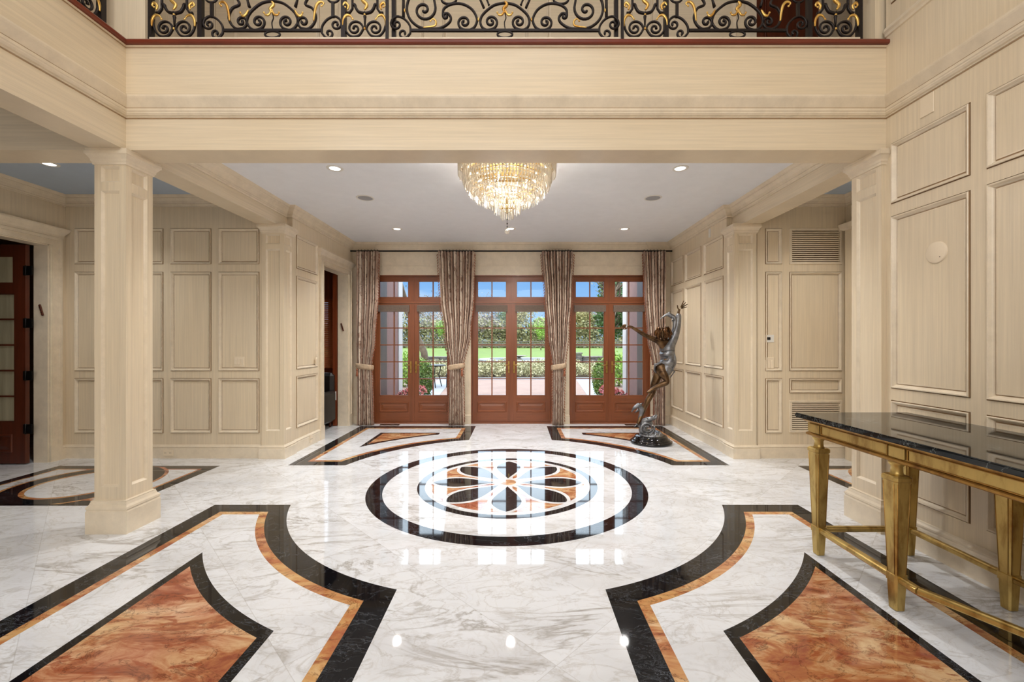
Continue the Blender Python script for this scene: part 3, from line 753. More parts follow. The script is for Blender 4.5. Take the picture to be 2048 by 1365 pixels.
plate('blank_plate', 'blank cream cover plate high on the right hall wall under the cornice', 'cover plate', (2.90, 2.94, 3.07), 2, .10, .14)
plate('blank_plate', 'small white cover plate high on the bay wall above the statue', 'cover plate', (2.81, 6.05, 2.98), 2, .06, .12, None, WHITEP)
t = thing('wall_speaker', 'round cream speaker disc in the tall panel of the right hall wall', 'speaker', (2.912, 2.885, 2.05), -PI/2)
m = MB(); m.lathe([(0, -.012), (.066, -.012), (.073, -.008), (.074, 0)], (0, 0, 0), 40, axis='y'); m.build('cover', PLATE, t)
m = MB(); m.lathe([(0, -.0135), (.003, -.0135), (.003, -.012)], (.03, 0, -.035), 8, axis='y'); m.build('indicator', DARK, t)
def mezuzah(label, loc, rz):
    t = thing('mezuzah', label, 'mezuzah', loc, rz)
    m = MB(); m.bbox(-.012, .012, -.016, 0, -.07, .07, .004)
    m.v = [(x*math.cos(.3)-z*math.sin(.3), y, x*math.sin(.3)+z*math.cos(.3)) for x, y, z in m.v]
    m.build('case', DARKW, t)
    m = MB()
    for i in (-1, 0, 1): m.ico((-i*.035*math.sin(.3), -.018, i*.035*math.cos(.3)), .007, 1)
    m.build('beads', BLACKM, t)
mezuzah('dark slanted mezuzah on the jamb of the left passage doorway', (-5.60, 5.155, 1.83), 0)
mezuzah('dark slanted mezuzah on the jamb of the library doorway', (-2.90, 7.385, 1.70), 0)
for x, lab in ((-2.12, 'dark floor vent slot before the left french doors'), (2.15, 'dark floor vent slot before the right french doors')):
    m = MB(); m.box(x-.17, x+.17, 7.44, 7.54, .0005, .004)
    for i in range(14): m.box(x-.16+i*.0235, x-.153+i*.0235, 7.45, 7.53, .004, .007)
    tag(m.build('floor_vent', BRZH), lab, 'floor vent')
# ---------------------------------------------------------------- ceiling fixtures
def downlight(x, y, z, label, pw_=118):
    t = thing('downlight', label, 'ceiling light', (x, y, z), group='recessed round ceiling downlights')
    m = MB(); m.lathe([(.052, -.002), (.055, -.006), (.078, -.005), (.082, 0)], n=36); m.build('trim_ring', WHITEP, t)
    m = MB(); m.lathe([(0, -.003), (.052, -.003), (.052, 0)], n=32); m.build('lens', DL, t)
    l = lamp('downlight_beam', 'SPOT', (0, 0, -.02), (0, 0, 0), pw_, (1, .975, .94), spot_size=2.2, spot_blend=.8, shadow_soft_size=.05); l.parent = t
downlight(-1.73, 4.31, ZB, 'recessed downlight in the bay ceiling, front left of the chandelier')
downlight(1.73, 4.31, ZB, 'recessed downlight in the bay ceiling, front right of the chandelier')
downlight(-1.75, 6.62, ZB, 'recessed downlight near the garden wall, above the left french doors')
downlight(0, 6.60, ZB, 'recessed downlight near the garden wall, behind the chandelier ball')
downlight(1.75, 6.62, ZB, 'recessed downlight near the garden wall, above the right french doors')
downlight(-4.66, 4.37, ZP, 'recessed downlight in the ceiling of the left passage', 56)
downlight(3.62, 4.37, ZP, 'added fill downlight in the ceiling of the right passage, out of view', 52)  # added to light the right passage; no fitting is seen there
for x, side in ((-1.74, 'left'), (1.74, 'right')):
    t = thing('ceiling_speaker', 'round grey ceiling speaker on the %s side of the bay ceiling' % side, 'speaker', (x, 5.2, ZB))
    m = MB(); m.lathe([(.085, -.001), (.087, -.005), (.104, -.004), (.107, 0)], n=40); m.build('rim', WHITEP, t)
    m = MB(); m.lathe([(0, -.004), (.086, -.003)], n=40); m.build('grille', GRILLE, t)
# ---------------------------------------------------------------- chandelier
ch = thing('chandelier', 'lit tiered crystal chandelier hanging from the bay ceiling', 'chandelier', (0, 4.15, ZB))
m = MB()
m.lathe([(0, -.001), (.46, -.001), (.47, -.02), (.455, -.032), (0, -.03)], n=64)
RINGS = [(.455, -.045), (.41, -.11), (.355, -.18), (.285, -.25), (.205, -.31), (.125, -.355), (.06, -.465)]
for r, z in RINGS:
    n = 56; m.tube([(r*math.cos(2*PI*k/n), r*math.sin(2*PI*k/n), z) for k in range(n)], .005, 6, closed=True)
for k in range(8):
    a = k*PI/4
    m.tube([(r*math.cos(a), r*math.sin(a), z) for r, z in RINGS], .004, 6)
m.tube([(0, 0, -.02), (0, 0, -.50)], .010, 8); m.lathe([(0, -.46), (.012, -.455), (.016, -.43), (.008, -.41), (0, -.41)], n=12)
m.build('frame', BRASS, ch)
def prism(m, x, y, zt, ln, r):
    vs = [(x, y, zt)]+[(x+r*math.cos(a), y+r*math.sin(a), zt-ln*.12) for a in (0, PI/2, PI, 1.5*PI)]+[(x+r*.8*math.cos(a), y+r*.8*math.sin(a), zt-ln*.85) for a in (0, PI/2, PI, 1.5*PI)]+[(x, y, zt-ln)]
    m.add(vs, [(0, 1, 2), (0, 2, 3), (0, 3, 4), (0, 4, 1)]+[(1+k, 5+k, 5+(k+1) % 4, 1+(k+1) % 4) for k in range(4)]+[(9, 6, 5), (9, 7, 6), (9, 8, 7), (9, 5, 8)])
def bead(m, c, r): m.ico(c, r, 1)
rnd = random.Random(4)
TIERS = [(.468, -.03, .13, 96), (.425, -.08, .15, 88), (.405, -.15, .13, 84), (.37, -.225, .11, 74), (.31, -.29, .095, 62), (.225, -.34, .085, 46), (.125, -.35, .16, 34), (.06, -.46, .10, 18)]
for r, z, ln, n in TIERS:
    m = MB()
    for k in range(n):
        a = 2*PI*k/n; x, y = r*math.cos(a), r*math.sin(a)
        bead(m, (x, y, z), .0085); prism(m, x, y, z-.010, ln*rnd.uniform(.8, 1.0), .0062)
    m.build('crystal_tier', CRY, ch)
for i, (r, z) in enumerate(((.445, -.06), (.418, -.12), (.41, -.18), (.385, -.24), (.34, -.295), (.27, -.34), (.18, -.37))):
    m = MB(); n = int(2*PI*r/.032)
    for k in range(n):
        a = 2*PI*k/n; bead(m, (r*math.cos(a), r*math.sin(a), z), .0145); bead(m, (r*.93*math.cos(a+.05), r*.93*math.sin(a+.05), z-.028), .0115)
    m.build('bead_ring', CRY, ch)
for r, z, n in ((.38, -.08, 12), (.29, -.15, 10), (.20, -.21, 8), (.10, -.27, 5)):
    for k in range(n):
        a = 2*PI*(k+.5)/n; b_ = MB(); b_.lathe([(0, -.022), (.008, -.018), (.012, -.004), (.009, .010), (.006, .018), (0, .02)], (r*math.cos(a), r*math.sin(a), z), 10)
        b_.build('bulb', BULB, ch)
l = lamp('chandelier_glow', 'POINT', (0, 0, -.27), (0, 0, 0), 120, (1, .93, .83), shadow_soft_size=.1); l.parent = ch
m = MB(); m.tube([(0, 0, -.45), (0, 0, -.655)], .0022, 6)
for z in (-.50, -.56, -.60, -.63): m.ico((0, 0, z), .007, 1)
m.build('drop_chain', BLACKM, ch)
m = MB(); m.lathe([(0, -.703), (.014, -.698), (.024, -.684), (.024, -.672), (.014, -.658), (.006, -.652), (0, -.65)], n=16, smooth=False); m.build('crystal_ball', CRY, ch)
# ---------------------------------------------------------------- curtains
rod = thing('curtain_rod', 'long thin dark curtain rod across the garden wall', 'curtain rod', (0, 7.46, 3.025))
m = MB(); m.tube([(-2.79, 0, 0), (2.79, 0, 0)], .013, 10); m.build('pole', BLACKM, rod)
for x in (-2.6, -.87, .87, 2.6):
    m = MB(); m.tube([(x, 0, 0), (x, .125, 0)], .008, 8); m.lathe([(0, .115), (.022, .115), (.022, .125)], (x, 0, 0), 14, axis='y'); m.build('bracket', BLACKM, rod)
def curtain(label, keys, pleats, tie, tassel, ring_side=0, n=150, rows=60, dy=0, seed=0):
    """keys: [(z, xl, xr)] outline from the top down; tie: z of the tieback; tassel: sides ('l','r')"""
    xc = sum((k[1]+k[2])/2 for k in keys)/len(keys); rr = random.Random(seed)
    t = thing('curtain', label, 'curtain', (xc, 7.46+dy, 0), group='patterned curtains on the garden wall')
    Z = [keys[0][0]+(keys[-1][0]-keys[0][0])*i/rows for i in range(rows+1)]
    def out(z):
        for (za, la, ra), (zb, lb_, rb) in zip(keys, keys[1:]):
            if za >= z >= zb:
                f = (za-z)/(za-zb); f = f*f*(3-2*f) if abs(ra-rb) > .05 or abs(la-lb_) > .05 else f
                return la+(lb_-la)*f, ra+(rb-ra)*f
        return keys[-1][1:]
    ph = [rr.uniform(-.5, .5) for _ in range(pleats+2)]; am = [rr.uniform(.7, 1.2) for _ in range(pleats+2)]
    m = MB(); uv = []
    W0 = keys[0][2]-keys[0][1]
    for i, z in enumerate(Z):
        l_, r_ = out(z); wd = r_-l_; amp = .065*(1-.25*max(0, 1-abs(z-tie)/.4))
        for k in range(n+1):
            u = k/n; q = u*pleats; s = int(q); a_ = am[s]*(1-(q-s))+am[s+1]*(q-s)
            x = l_+wd*(u+.008*math.sin(2*PI*q+1.2)); 
            y = amp*(.6-1.5*a_*abs(math.sin(PI*q+.25*math.sin(z*1.7+s)))**.75)+.012*math.sin(5*PI*u+z*1.3)
            if abs(z-tie) < .09: y *= .75
            m.v.append((x-xc, y, z)); uv.append((u*W0*2.6, z))
    for i in range(rows):
        for k in range(n):
            a = i*(n+1)+k; m.f.append((a, a+1, a+n+2, a+n+1)); m.m.append(0); m.sm.append(True)
    m.uv = uv
    o = m.build('drape', CURT, t); q = o.modifiers.new('t', 'SOLIDIFY'); q.thickness = .004
    for sd in tassel:
        m = MB(); nb = 62
        for i in range(nb):
            z = keys[0][0]-.05-(keys[0][0]-.1)*i/nb; l_, r_ = out(z); x = (l_-.008 if sd == 'l' else r_+.008)-xc
            m.ico((x, -.03, z), .010, 1, scale=(1, 1, 1)); m.lathe([(0, .0), (.004, 0), (.008, -.022), (0, -.024)], (x+(-.006 if sd == 'l' else .006), -.03, z-.006), 6)
        m.build('tassel_trim', TASS, t).__setitem__('kind', 'stuff')
    # tieback band
    l_, r_ = out(tie); m = MB(); wd = (r_-l_)/2+.018; N_ = 40
    vs = []; 
    for k in range(N_):
        a = 2*PI*k/N_
        for (zz, e_) in ((.045, 0), (.02, .008), (-.02, .008), (-.045, 0)):
            vs.append(((l_+r_)/2-xc+(wd+e_)*math.cos(a), (.062+e_)*math.sin(a), tie+zz+.02*math.cos(a)*(1 if ring_side >= 0 else -1)))
    fs = [(k*4+j, ((k+1) % N_)*4+j, ((k+1) % N_)*4+j+1, k*4+j+1) for k in range(N_) for j in range(3)]
    m.add(vs, fs, 0, True); o = m.build('tieback', TIE, t); q = o.modifiers.new('t', 'SOLIDIFY'); q.thickness = .006
    m = MB(); xs = (l_+r_)/2-xc+(wd*.75)*(1 if ring_side >= 0 else -1)
    m.ico((xs, -.065, tie-.05), .02, 2); m.lathe([(0, 0), (.012, 0), (.022, -.10), (0, -.11)], (xs, -.065, tie-.06), 12); m.build('tassel', TASS, t)
    for k in range(max(5, int(W0/.055))):
        m = MB()
        x = keys[0][1]+W0*(k+.5)/max(5, int(W0/.055))-xc
        m.tube([(x, .021*math.cos(a), keys[0][0]+.018+.021*math.sin(a)) for a in [2*PI*j/14 for j in range(14)]], .003, 6, closed=True)
        m.build('curtain_ring', BLACKM, t)
def px(x, y=7.42): return (x-1033)*y/F+.09
curtain('patterned curtain at the left end of the rod, tied back to the left wall', [(3.01, px(712), px(757)), (2.3, px(712), px(755)), (1.5, px(712), px(749)), (1.02, px(713), px(742)), (.5, px(714), px(745)), (.01, px(713), px(746))], 8, 1.02, 'r', -1, seed=1)
curtain('patterned curtain between the left and the middle french doors, tied back', [(3.01, px(875), px(949)), (2.2, px(880), px(946)), (1.6, px(889), px(940)), (1.02, px(899), px(926)), (.5, px(898), px(927)), (.01, px(897), px(928))], 12, 1.02, 'lr', 1, seed=2)
curtain('patterned curtain between the middle and the right french doors, tied back', [(3.01, px(1083), px(1147)), (2.2, px(1090), px(1143)), (1.6, px(1097), px(1137)), (1.02, px(1106), px(1130)), (.5, px(1106), px(1128)), (.01, px(1105), px(1128))], 11, 1.02, 'lr', 1, seed=3)
curtain('patterned curtain at the right end of the rod behind the statue', [(3.01, px(1286), px(1333)), (2.3, px(1290), px(1332)), (1.5, px(1297), px(1331)), (1.02, px(1307), px(1331)), (.5, px(1309), px(1331)), (.01, px(1308), px(1331))], 8, 1.02, 'l', 1, seed=4)
# ---------------------------------------------------------------- wrought-iron gallery railing
def smooth(pts, k=6):
    """Catmull-Rom through 2D points"""
    P = [pts[0]]+list(pts)+[pts[-1]]; o = []
    for i in range(1, len(P)-2):
        for j in range(k):
            t = j/k; t2, t3 = t*t, t*t*t
            o.append(tuple(.5*((2*P[i][d])+(-P[i-1][d]+P[i+1][d])*t+(2*P[i-1][d]-5*P[i][d]+4*P[i+1][d]-P[i+2][d])*t2+(-P[i-1][d]+3*P[i][d]-3*P[i+1][d]+P[i+2][d])*t3) for d in (0, 1)))
    o.append(tuple(pts[-1])); return o
def curl(c, e_, turns, d, rend=2.5):
    r0 = math.dist(c, e_); a0 = math.atan2(e_[1]-c[1], e_[0]-c[0]); n = int(turns*22)
    return [(c[0]+(r0+(rend-r0)*(i/n)**.8)*math.cos(a0+d*2*PI*turns*i/n), c[1]+(r0+(rend-r0)*(i/n)**.8)*math.sin(a0+d*2*PI*turns*i/n)) for i in range(n+1)]
SX = 3.34/F
def to3(pts, cx, mir=1, yy=0): return [((mir*x)*SX+cx, yy, H+(684-y)*SX-3.735) for x, y in pts]
def leafpts(p, r0): 
    n = len(p); return [max(.002, r0*math.sin(PI*min(1, .12+.88*i/(n-1)))**.7) for i in range(n)]
def iron(parent, strokes, cx, mirror=True, r=.0085, y0=0):
    for st in strokes:
        for mir in ((1, -1) if mirror else (1,)):
            m = MB(); p = to3(st, cx, mir); m.tube(p, [r]*(len(p)-1)+[r*1.35], 8, up=(0, 1, 0), flat=1.25); m.build('scroll', IRON, parent)
def gilded(parent, strokes, cx, mirror=True, r=.011, name='gilded_leaf'):
    for st in strokes:
        for mir in ((1, -1) if mirror else (1,)):
            m = MB(); q = smooth(st, 5); p = to3(q, cx, mir, -.012); m.tube(p, leafpts(p, r), 8, up=(0, 1, 0), flat=.8); 
            e_ = p[-1]; m.ico((e_[0], e_[1]-.003, e_[2]), .009, 1, scale=(1, .7, 1))
            m.build(name, GOLD, parent)
def dropm(parent, cx, y, ln, r=.010):
    m = MB(); z = H+(684-y)*SX-3.735; L = ln*SX
    m.lathe([(0, 0), (r*.5, -.004), (r, -L*.25), (r*.8, -L*.55), (r*.35, -L*.72), (r*.1, -L), (0, -L)], (cx, -.012, z), 10); m.build('gilded_bud', GOLD, parent)
ZT = 1.0
def bar(parent, x, zb=0, r=.009, y=0, name='bar', zt=ZT): m = MB(); m.box(x-r, x+r, y-r, y+r, zb, zt); m.build(name, IRON, parent)
def narrow(p, cx):
    lft = smooth([(-43, 44), (-38, 62), (-27, 73), (-12, 71), (-3, 58)])+curl((-20, 57), (-3, 57), 1.5, -1)[1:]
    iron(p, [lft], cx)
    iron(p, [smooth([(-24, 10), (-20, 10), (-18, 16), (-12, 24), (0, 27)])], cx, r=.011)
    iron(p, [[(-25, -60), (-25, 18), (-30, 25), (-36, 27)]], cx, r=.009)
    m = MB(); m.lathe([(0, -.045), (.004, -.05), (.010, .03), (.013, .045), (.006, .06), (0, .062)], (cx, 0, H+(684-45)*SX-3.735), 10); m.build('spear', IRON, p)
    for y in (30, 58): 
        m = MB(); m.ico((cx, -.004, H+(684-y)*SX-3.735), .010, 2, smooth=True); m.build('gilded_bead', GOLD, p)
    gilded(p, [[(-43, 55), (-42, 42), (-36, 33), (-28, 34), (-23, 41)], [(-34, 22), (-32, 14), (-38, 8), (-42, 13), (-38, 17)]], cx)
    gilded(p, [[(0, 22), (5, 12), (-4, 2), (3, -8), (0, -22)]], cx, False, .014, 'gilded_flame')
    # upper tier of the narrow bay
    up = smooth([(-3, -75), (-14, -88), (-30, -88), (-40, -74)])+curl((-24, -72), (-39, -72), 1.3, -1)[1:]
    iron(p, [up], cx)
def arch(p, cx, w_=51, top=2):
    a = smooth([(0, top), (-22, top+5), (-43, top+22), (-w_, 42), (-46, 54), (-37, 60), (-27, 59)])+curl((-28, 44), (-27, 59), 1.5, -1)[1:]
    iron(p, [a], cx, r=.0095)
    gilded(p, [[(0, 5), (4, 12), (-3, 20), (0, 27)]], cx, False, .013, 'gilded_bud')
    gilded(p, [[(0, 20), (5, 31), (12, 32), (15, 28)]], cx, True, .009)
    iron(p, [smooth([(0, 26), (2, 36), (-1, 46), (1, 60)])], cx, False, .0045)
    m = MB(); q = [(15*math.cos(2*PI*k/24), 69+6.5*math.sin(2*PI*k/24)) for k in range(24)]
    m.tube(to3(q, cx), .008, 8, closed=True, up=(0, 1, 0)); m.build('ring', IRON, p)
def cornerc(p, cx, x0, r_=1):
    """small double scroll in the lower corner; x0 = distance of the panel edge from its centre"""
    c1, c2 = (-x0+11, 49), (-x0+25, 67)
    s = curl(c1, (c1[0]-11, 47), 1.2, -1)[::-1]+smooth([(c1[0]-11, 47), (-x0+4, 38), (-x0+14, 33), (-x0+28, 39), (-x0+38, 52), (-x0+39, 65), (-x0+36, 70)])[1:]+curl(c2, (-x0+36, 70), 1.1, 1)[1:]
    iron(p, [s], cx)
def wide(p, cx):
    arch(p, cx)
    side = smooth([(-71, -20), (-72, -6), (-66, 9), (-80, 17), (-87, 34), (-82, 49), (-71, 58), (-59, 57)])+curl((-62, 44), (-59, 57), 1.3, -1)[1:]
    iron(p, [side], cx, r=.0095); cornerc(p, cx, 138)
    iron(p, [[(-42, -20), (-50, 0), (-46, 14)]], cx)
    m = MB(); 
    for s in (-1, 1):
        m = MB(); q = [(-s*-122+12*math.cos(2*PI*k/20), -5+10*math.sin(2*PI*k/20)) for k in range(20)]
        m.tube(to3(q, cx), .008, 8, closed=True, up=(0, 1, 0)); m.build('ring', IRON, p)
        m = MB(); x = cx+s*121*SX; m.box(x-.010, x+.010, -.01, .01, H+(684-35)*SX-3.735, H+(684-5)*SX-3.735); m.build('bar', IRON, p)
    gilded(p, [[(-84, 44), (-86, 26), (-90, 12), (-97, 6), (-104, 9), (-100, 15)], [(-46, 22), (-52, 32), (-58, 34), (-62, 28)]], cx)
    top = smooth([(0, -10), (-20, -14), (-34, -30), (-20, -50), (0, -40)]); iron(p, [top], cx)
    up = smooth([(-71, -20), (-90, -40), (-110, -60), (-100, -85), (-80, -88)])+curl((-82, -72), (-80, -88), 1.2, 1)[1:]; iron(p, [up], cx)
def central(p, cx):
    arch(p, cx, 49, 6); cornerc(p, cx, 228)
    big = curl((-162, 20), (-140, 8), 1.45, 1)[::-1]+smooth([(-140, 8), (-146, -14), (-164, -24), (-186, -12), (-196, 14), (-190, 38), (-172, 54), (-150, 58), (-128, 56), (-112, 46), (-108, 36), (-113, 28)])[1:]+curl((-118, 33), (-113, 28), 1.0, -1, 1.5)[1:]
    iron(p, [big], cx, r=.010)
    a2 = curl((-118, 33), (-124, 30), .6, -1, 1.5)[::-1]+smooth([(-124, 30), (-122, 18), (-108, 9), (-86, 8), (-66, 19), (-56, 38), (-60, 53), (-70, 60), (-80, 60)])[1:]+curl((-81, 45), (-80, 60), 1.5, 1)[1:]
    iron(p, [a2], cx, r=.0095)
    iron(p, [smooth([(-128, -20), (-126, 2), (-112, 8), (-98, 2), (-100, -14)])], cx)
    iron(p, [[(-58, -20), (-42, 16)], smooth([(-50, -20), (-38, -4), (-32, 10)])], cx, r=.007)
    iron(p, [[(-203, -60), (-203, 36)]], cx)
    gilded(p, [[(-163, 57), (-145, 55), (-138, 52), (-138, 44), (-144, 40), (-148, 45)]], cx, True, .008)
    for s in (-1, 1):
        for x, y in ((53, 40), (200, 22)):
            m = MB(); m.ico((cx+s*x*SX, -.006, H+(684-y)*SX-3.735), .009, 2, scale=(.8, 1, 1.8), smooth=True); m.build('gilded_bead', GOLD, p)
    up = smooth([(-40, -20), (-60, -50), (-100, -60), (-120, -85), (-100, -100)])+curl((-98, -84), (-100, -100), 1.2, 1)[1:]; iron(p, [up], cx)
rl = thing('gallery_railing', 'black wrought-iron gallery railing with gilded leaves above the front beam', 'railing', (0, 3.34, 3.735+.045))
Q = empty('panels', rl, (0, 0, -.045))
RP = rl
def railing_front(P):
    def X(pxx): return (pxx-1010)*SX
    for cxp in (349, 730, 1290, 1671): narrow(P, X(cxp))
    for cxp in (545, 1475): wide(P, X(cxp))
    central(P, 0)
    for pxx in (302, 402, 688, 1332, 1618, 1718): bar(P, X(pxx), .045, .017, 0, 'post')
    for pxx in (786, 1234): bar(P, X(pxx), .045, .015, .03, 'post')
    for pxx in (779, 1241): bar(P, X(pxx), -.02, .010, -.06, 'post')
    zr = H+(684-61)*SX-3.735
    for a, b in ((448, 642), (822, 1198), (1378, 1572)):
        m = MB(); m.box(X(a), X(b), -.009, .009, zr-.009, zr+.009); m.build('bottom_rail', IRON, P)
    m = MB(); m.tube([(X(296), 0, 1.02), (X(1724), 0, 1.02)], .03, 12); m.build('handrail', TRIMW, P)
bpy.data.objects.remove(Q)
railing_front(rl)
for o in list(rl.children): o.location = (0, 0, -.045)
r2 = thing('gallery_railing', 'black wrought-iron railing end on the left gallery, at the upper left corner', 'railing', (-3.0, 1.8, 3.78), PI/2)
for cx in (1.21, .2): narrow(r2, cx); bar(r2, cx+.19, .045, .02, 0, 'post'); bar(r2, cx-.19, .045, .018, 0, 'post')
for cx in (.70, -.35): wide(r2, cx)
m = MB(); m.tube([(-1.2, 0, 1.02), (1.42, 0, 1.02)], .03, 12); m.build('handrail', TRIMW, r2)
for o in list(r2.children): o.location = (0, 0, -.045)

# ---------------------------------------------------------------- gilt console table with marble top
tb = thing('console_table', 'long antique-gold console table with black marble top against the right wall', 'table', (2.46, 1.60, 0))
LX0, LX1 = -.40, .40; LY = 1.45
def outline(o, n=12):
    """breakfront table outline: straight front with chamfered far corners"""
    return [(LX0+o, -LY+o), (LX1, -LY+o), (LX1, LY-o), (LX0+o, LY-o)]
m = MB(); bm = bmesh.new()
bmesh.ops.create_cube(bm, size=1)
for v in bm.verts: v.co = Vector((LX0 if v.co.x < 0 else LX1, -LY if v.co.y < 0 else LY, .918 if v.co.z < 0 else .95))
bmesh.ops.bevel(bm, geom=bm.edges[:], offset=.007, segments=2, affect='EDGES'); m.bm(bm)
m.build('marble_top', MTOP, tb)
AX0, AX1, AY = -.345, .365, 1.38
m = MB(); m.box(AX0, AX1, -AY, AY, .815, .900)
rect = [(AX0, -AY), (AX0, AY), (AX1, AY), (AX1, -AY)]
m.mould(rect, [(0, .893), (.010, .895), (.022, .905), (.026, .918), (0, .918)], 1, side=-1, closed=True)
m.mould(rect, [(0, .806), (.006, .806), (.012, .812), (.012, .822), (.004, .828), (0, .83)], 1, side=-1, closed=True)
blocks = [1.31, .68, -.68, -1.31]
segs = [(1.262, .728), (.632, -.632), (-.728, -1.262)]
def blk(x0, x1, y0, y1, c=.005, mt=0): m.bbox(x0, x1, y0, y1, .832, .894, c, mt)
for by in blocks: blk(AX0-.016, AX0, by-.048, by+.048)
for a, b in segs:
    blk(AX0-.006, AX0, b+.018, a-.018, .003)
    for (z0, z1) in ((.832, .838), (.888, .894)): m.bbox(AX0-.011, AX0, b+.012, a-.012, z0, z1, .002, 1)
    for yy in (a-.016, b+.010): m.bbox(AX0-.011, AX0, yy, yy+.006, .832, .894, .002, 1)
for s in (-1, 1):
    ya, yb = sorted((s*AY, s*(AY+.012)))
    m.bbox(AX0, AX0+.09, ya, yb, .832, .894, .004); m.bbox(AX0+.12, AX1-.05, ya, yb-.004, .836, .890, .003)
m.build('apron', [GILT, GILTD], tb)
def leg(x, y):
    m = MB()
    def octa(r, z, c=.28): 
        k = r*c; return [(-r+k, -r, z), (r-k, -r, z), (r, -r+k, z), (r, r-k, z), (r-k, r, z), (-r+k, r, z), (-r, r-k, z), (-r, -r+k, z)]
    secs = [(.020, 0), (.026, .006), (.031, .12), (.032, .155), (.036, .157), (.036, .196), (.031, .198), (.046, .68), (.0465, .70), (.052, .705), (.052, .722), (.044, .730)]
    vs = []; fs = []
    for r, z in secs: vs += [(x+a, y+b, c) for a, b, c in octa(r, z)]
    for i in range(len(secs)-1):
        for k in range(8): fs.append((i*8+k, i*8+(k+1) % 8, i*8+8+(k+1) % 8, i*8+8+k))
    fs += [tuple(range(8))[::-1], tuple(range((len(secs)-1)*8, len(secs)*8))]
    m.add(vs, fs)
    for sx in (-1, 1):   # thin raised edge fillets on the four faces
        for sy in (-1, 1):
            m.tube([(x+sx*.030, y+sy*.0215, .20), (x+sx*.0455, y+sy*.034, .69)], .0028, 5, 1); m.tube([(x+sx*.0215, y+sy*.030, .20), (x+sx*.034, y+sy*.0455, .69)], .0028, 5, 1)
    m.lathe([(0, .725), (.034, .730), (.028, .742), (.026, .775), (.034, .785), (.038, .795), (.038, .815), (0, .815)], (x, y, 0), 24, 0)
    m.build('leg', [GILT, GILTD], tb)
for y in (1.33, .73, -.73, -1.33):
    for x in (-.31, .30): leg(x, y)
def stret(p, q):
    m = MB(); p, q = Vector(p), Vector(q); d = (q-p).normalized(); n = Vector((-d.y, d.x, 0))
    prof = [(-.018, -.016), (.018, -.016), (.021, -.010), (.021, .006), (.014, .010), (.010, .016), (-.010, .016), (-.014, .010), (-.021, .006), (-.021, -.010)]
    vs = [tuple(e_+n*a+Vector((0, 0, b))) for e_ in (p, q) for a, b in prof]; K_ = len(prof)
    m.add(vs, [(k, (k+1) % K_, K_+(k+1) % K_, K_+k) for k in range(K_)]+[tuple(range(K_))[::-1], tuple(range(K_, 2*K_))]); m.build('stretcher', [GILT], tb)
ZS = .176
for s in (-1, 1):
    for x in (-.31, .30): stret((x, s*1.33, ZS), (x, s*.73, ZS))
    stret((-.31, s*1.33, ZS), (.30, s*1.33, ZS))
    stret((-.31, s*.73, ZS), (-.31, s*.60, ZS)); stret((.30, s*.73, ZS), (.30, s*.60, ZS))
stret((-.31, .60, ZS), (.30, -.60, ZS)); stret((.30, .60, ZS), (-.31, -.60, ZS))

# ---------------------------------------------------------------- bronze statue
SC = .00717/4.014
def S(x, y, d=0): return Vector(((x-410)*SC, d, (1235-y)*SC))
def skin(nodes, edges, root=0, sub=2, g=1.0):
    """nodes: (Vector, rx, ry); one continuous skinned surface, returned as (verts, faces)"""
    me = bpy.data.meshes.new('tmp'); me.from_pydata([n[0] for n in nodes], edges, [])
    o = bpy.data.objects.new('tmp', me); C.objects.link(o)
    md = o.modifiers.new('s', 'SKIN'); md.use_smooth_shade = True
    for i, n in enumerate(nodes):
        sv = me.skin_vertices[0].data[i]; sv.radius = (n[1]*g, (n[2] if len(n) > 2 else n[1])*g); sv.use_root = (i == root)
    sb = o.modifiers.new('u', 'SUBSURF'); sb.levels = sub; sb.render_levels = sub
    dg = bpy.context.evaluated_depsgraph_get(); dg.update(); ev = o.evaluated_get(dg); m2 = ev.to_mesh()
    vs = [v.co[:] for v in m2.vertices]; fs = [tuple(p.vertices) for p in m2.polygons]
    ev.to_mesh_clear(); bpy.data.objects.remove(o); bpy.data.meshes.remove(me); return vs, fs
st = thing('statue', 'bronze statue of a leaping girl with dolphins on a round black base', 'statue', (2.02, 6.17, 0))
m = MB(); m.lathe([(0, 0), (.275, 0), (.290, .012), (.292, .032), (.270, .042), (.262, .050), (.262, .056), (.240, .064), (.225, .095), (.215, .108), (.19, .114), (0, .116)], n=64); m.build('base', STONEB, st)
M_ = lambda d: -d   # nearer the viewer is negative y
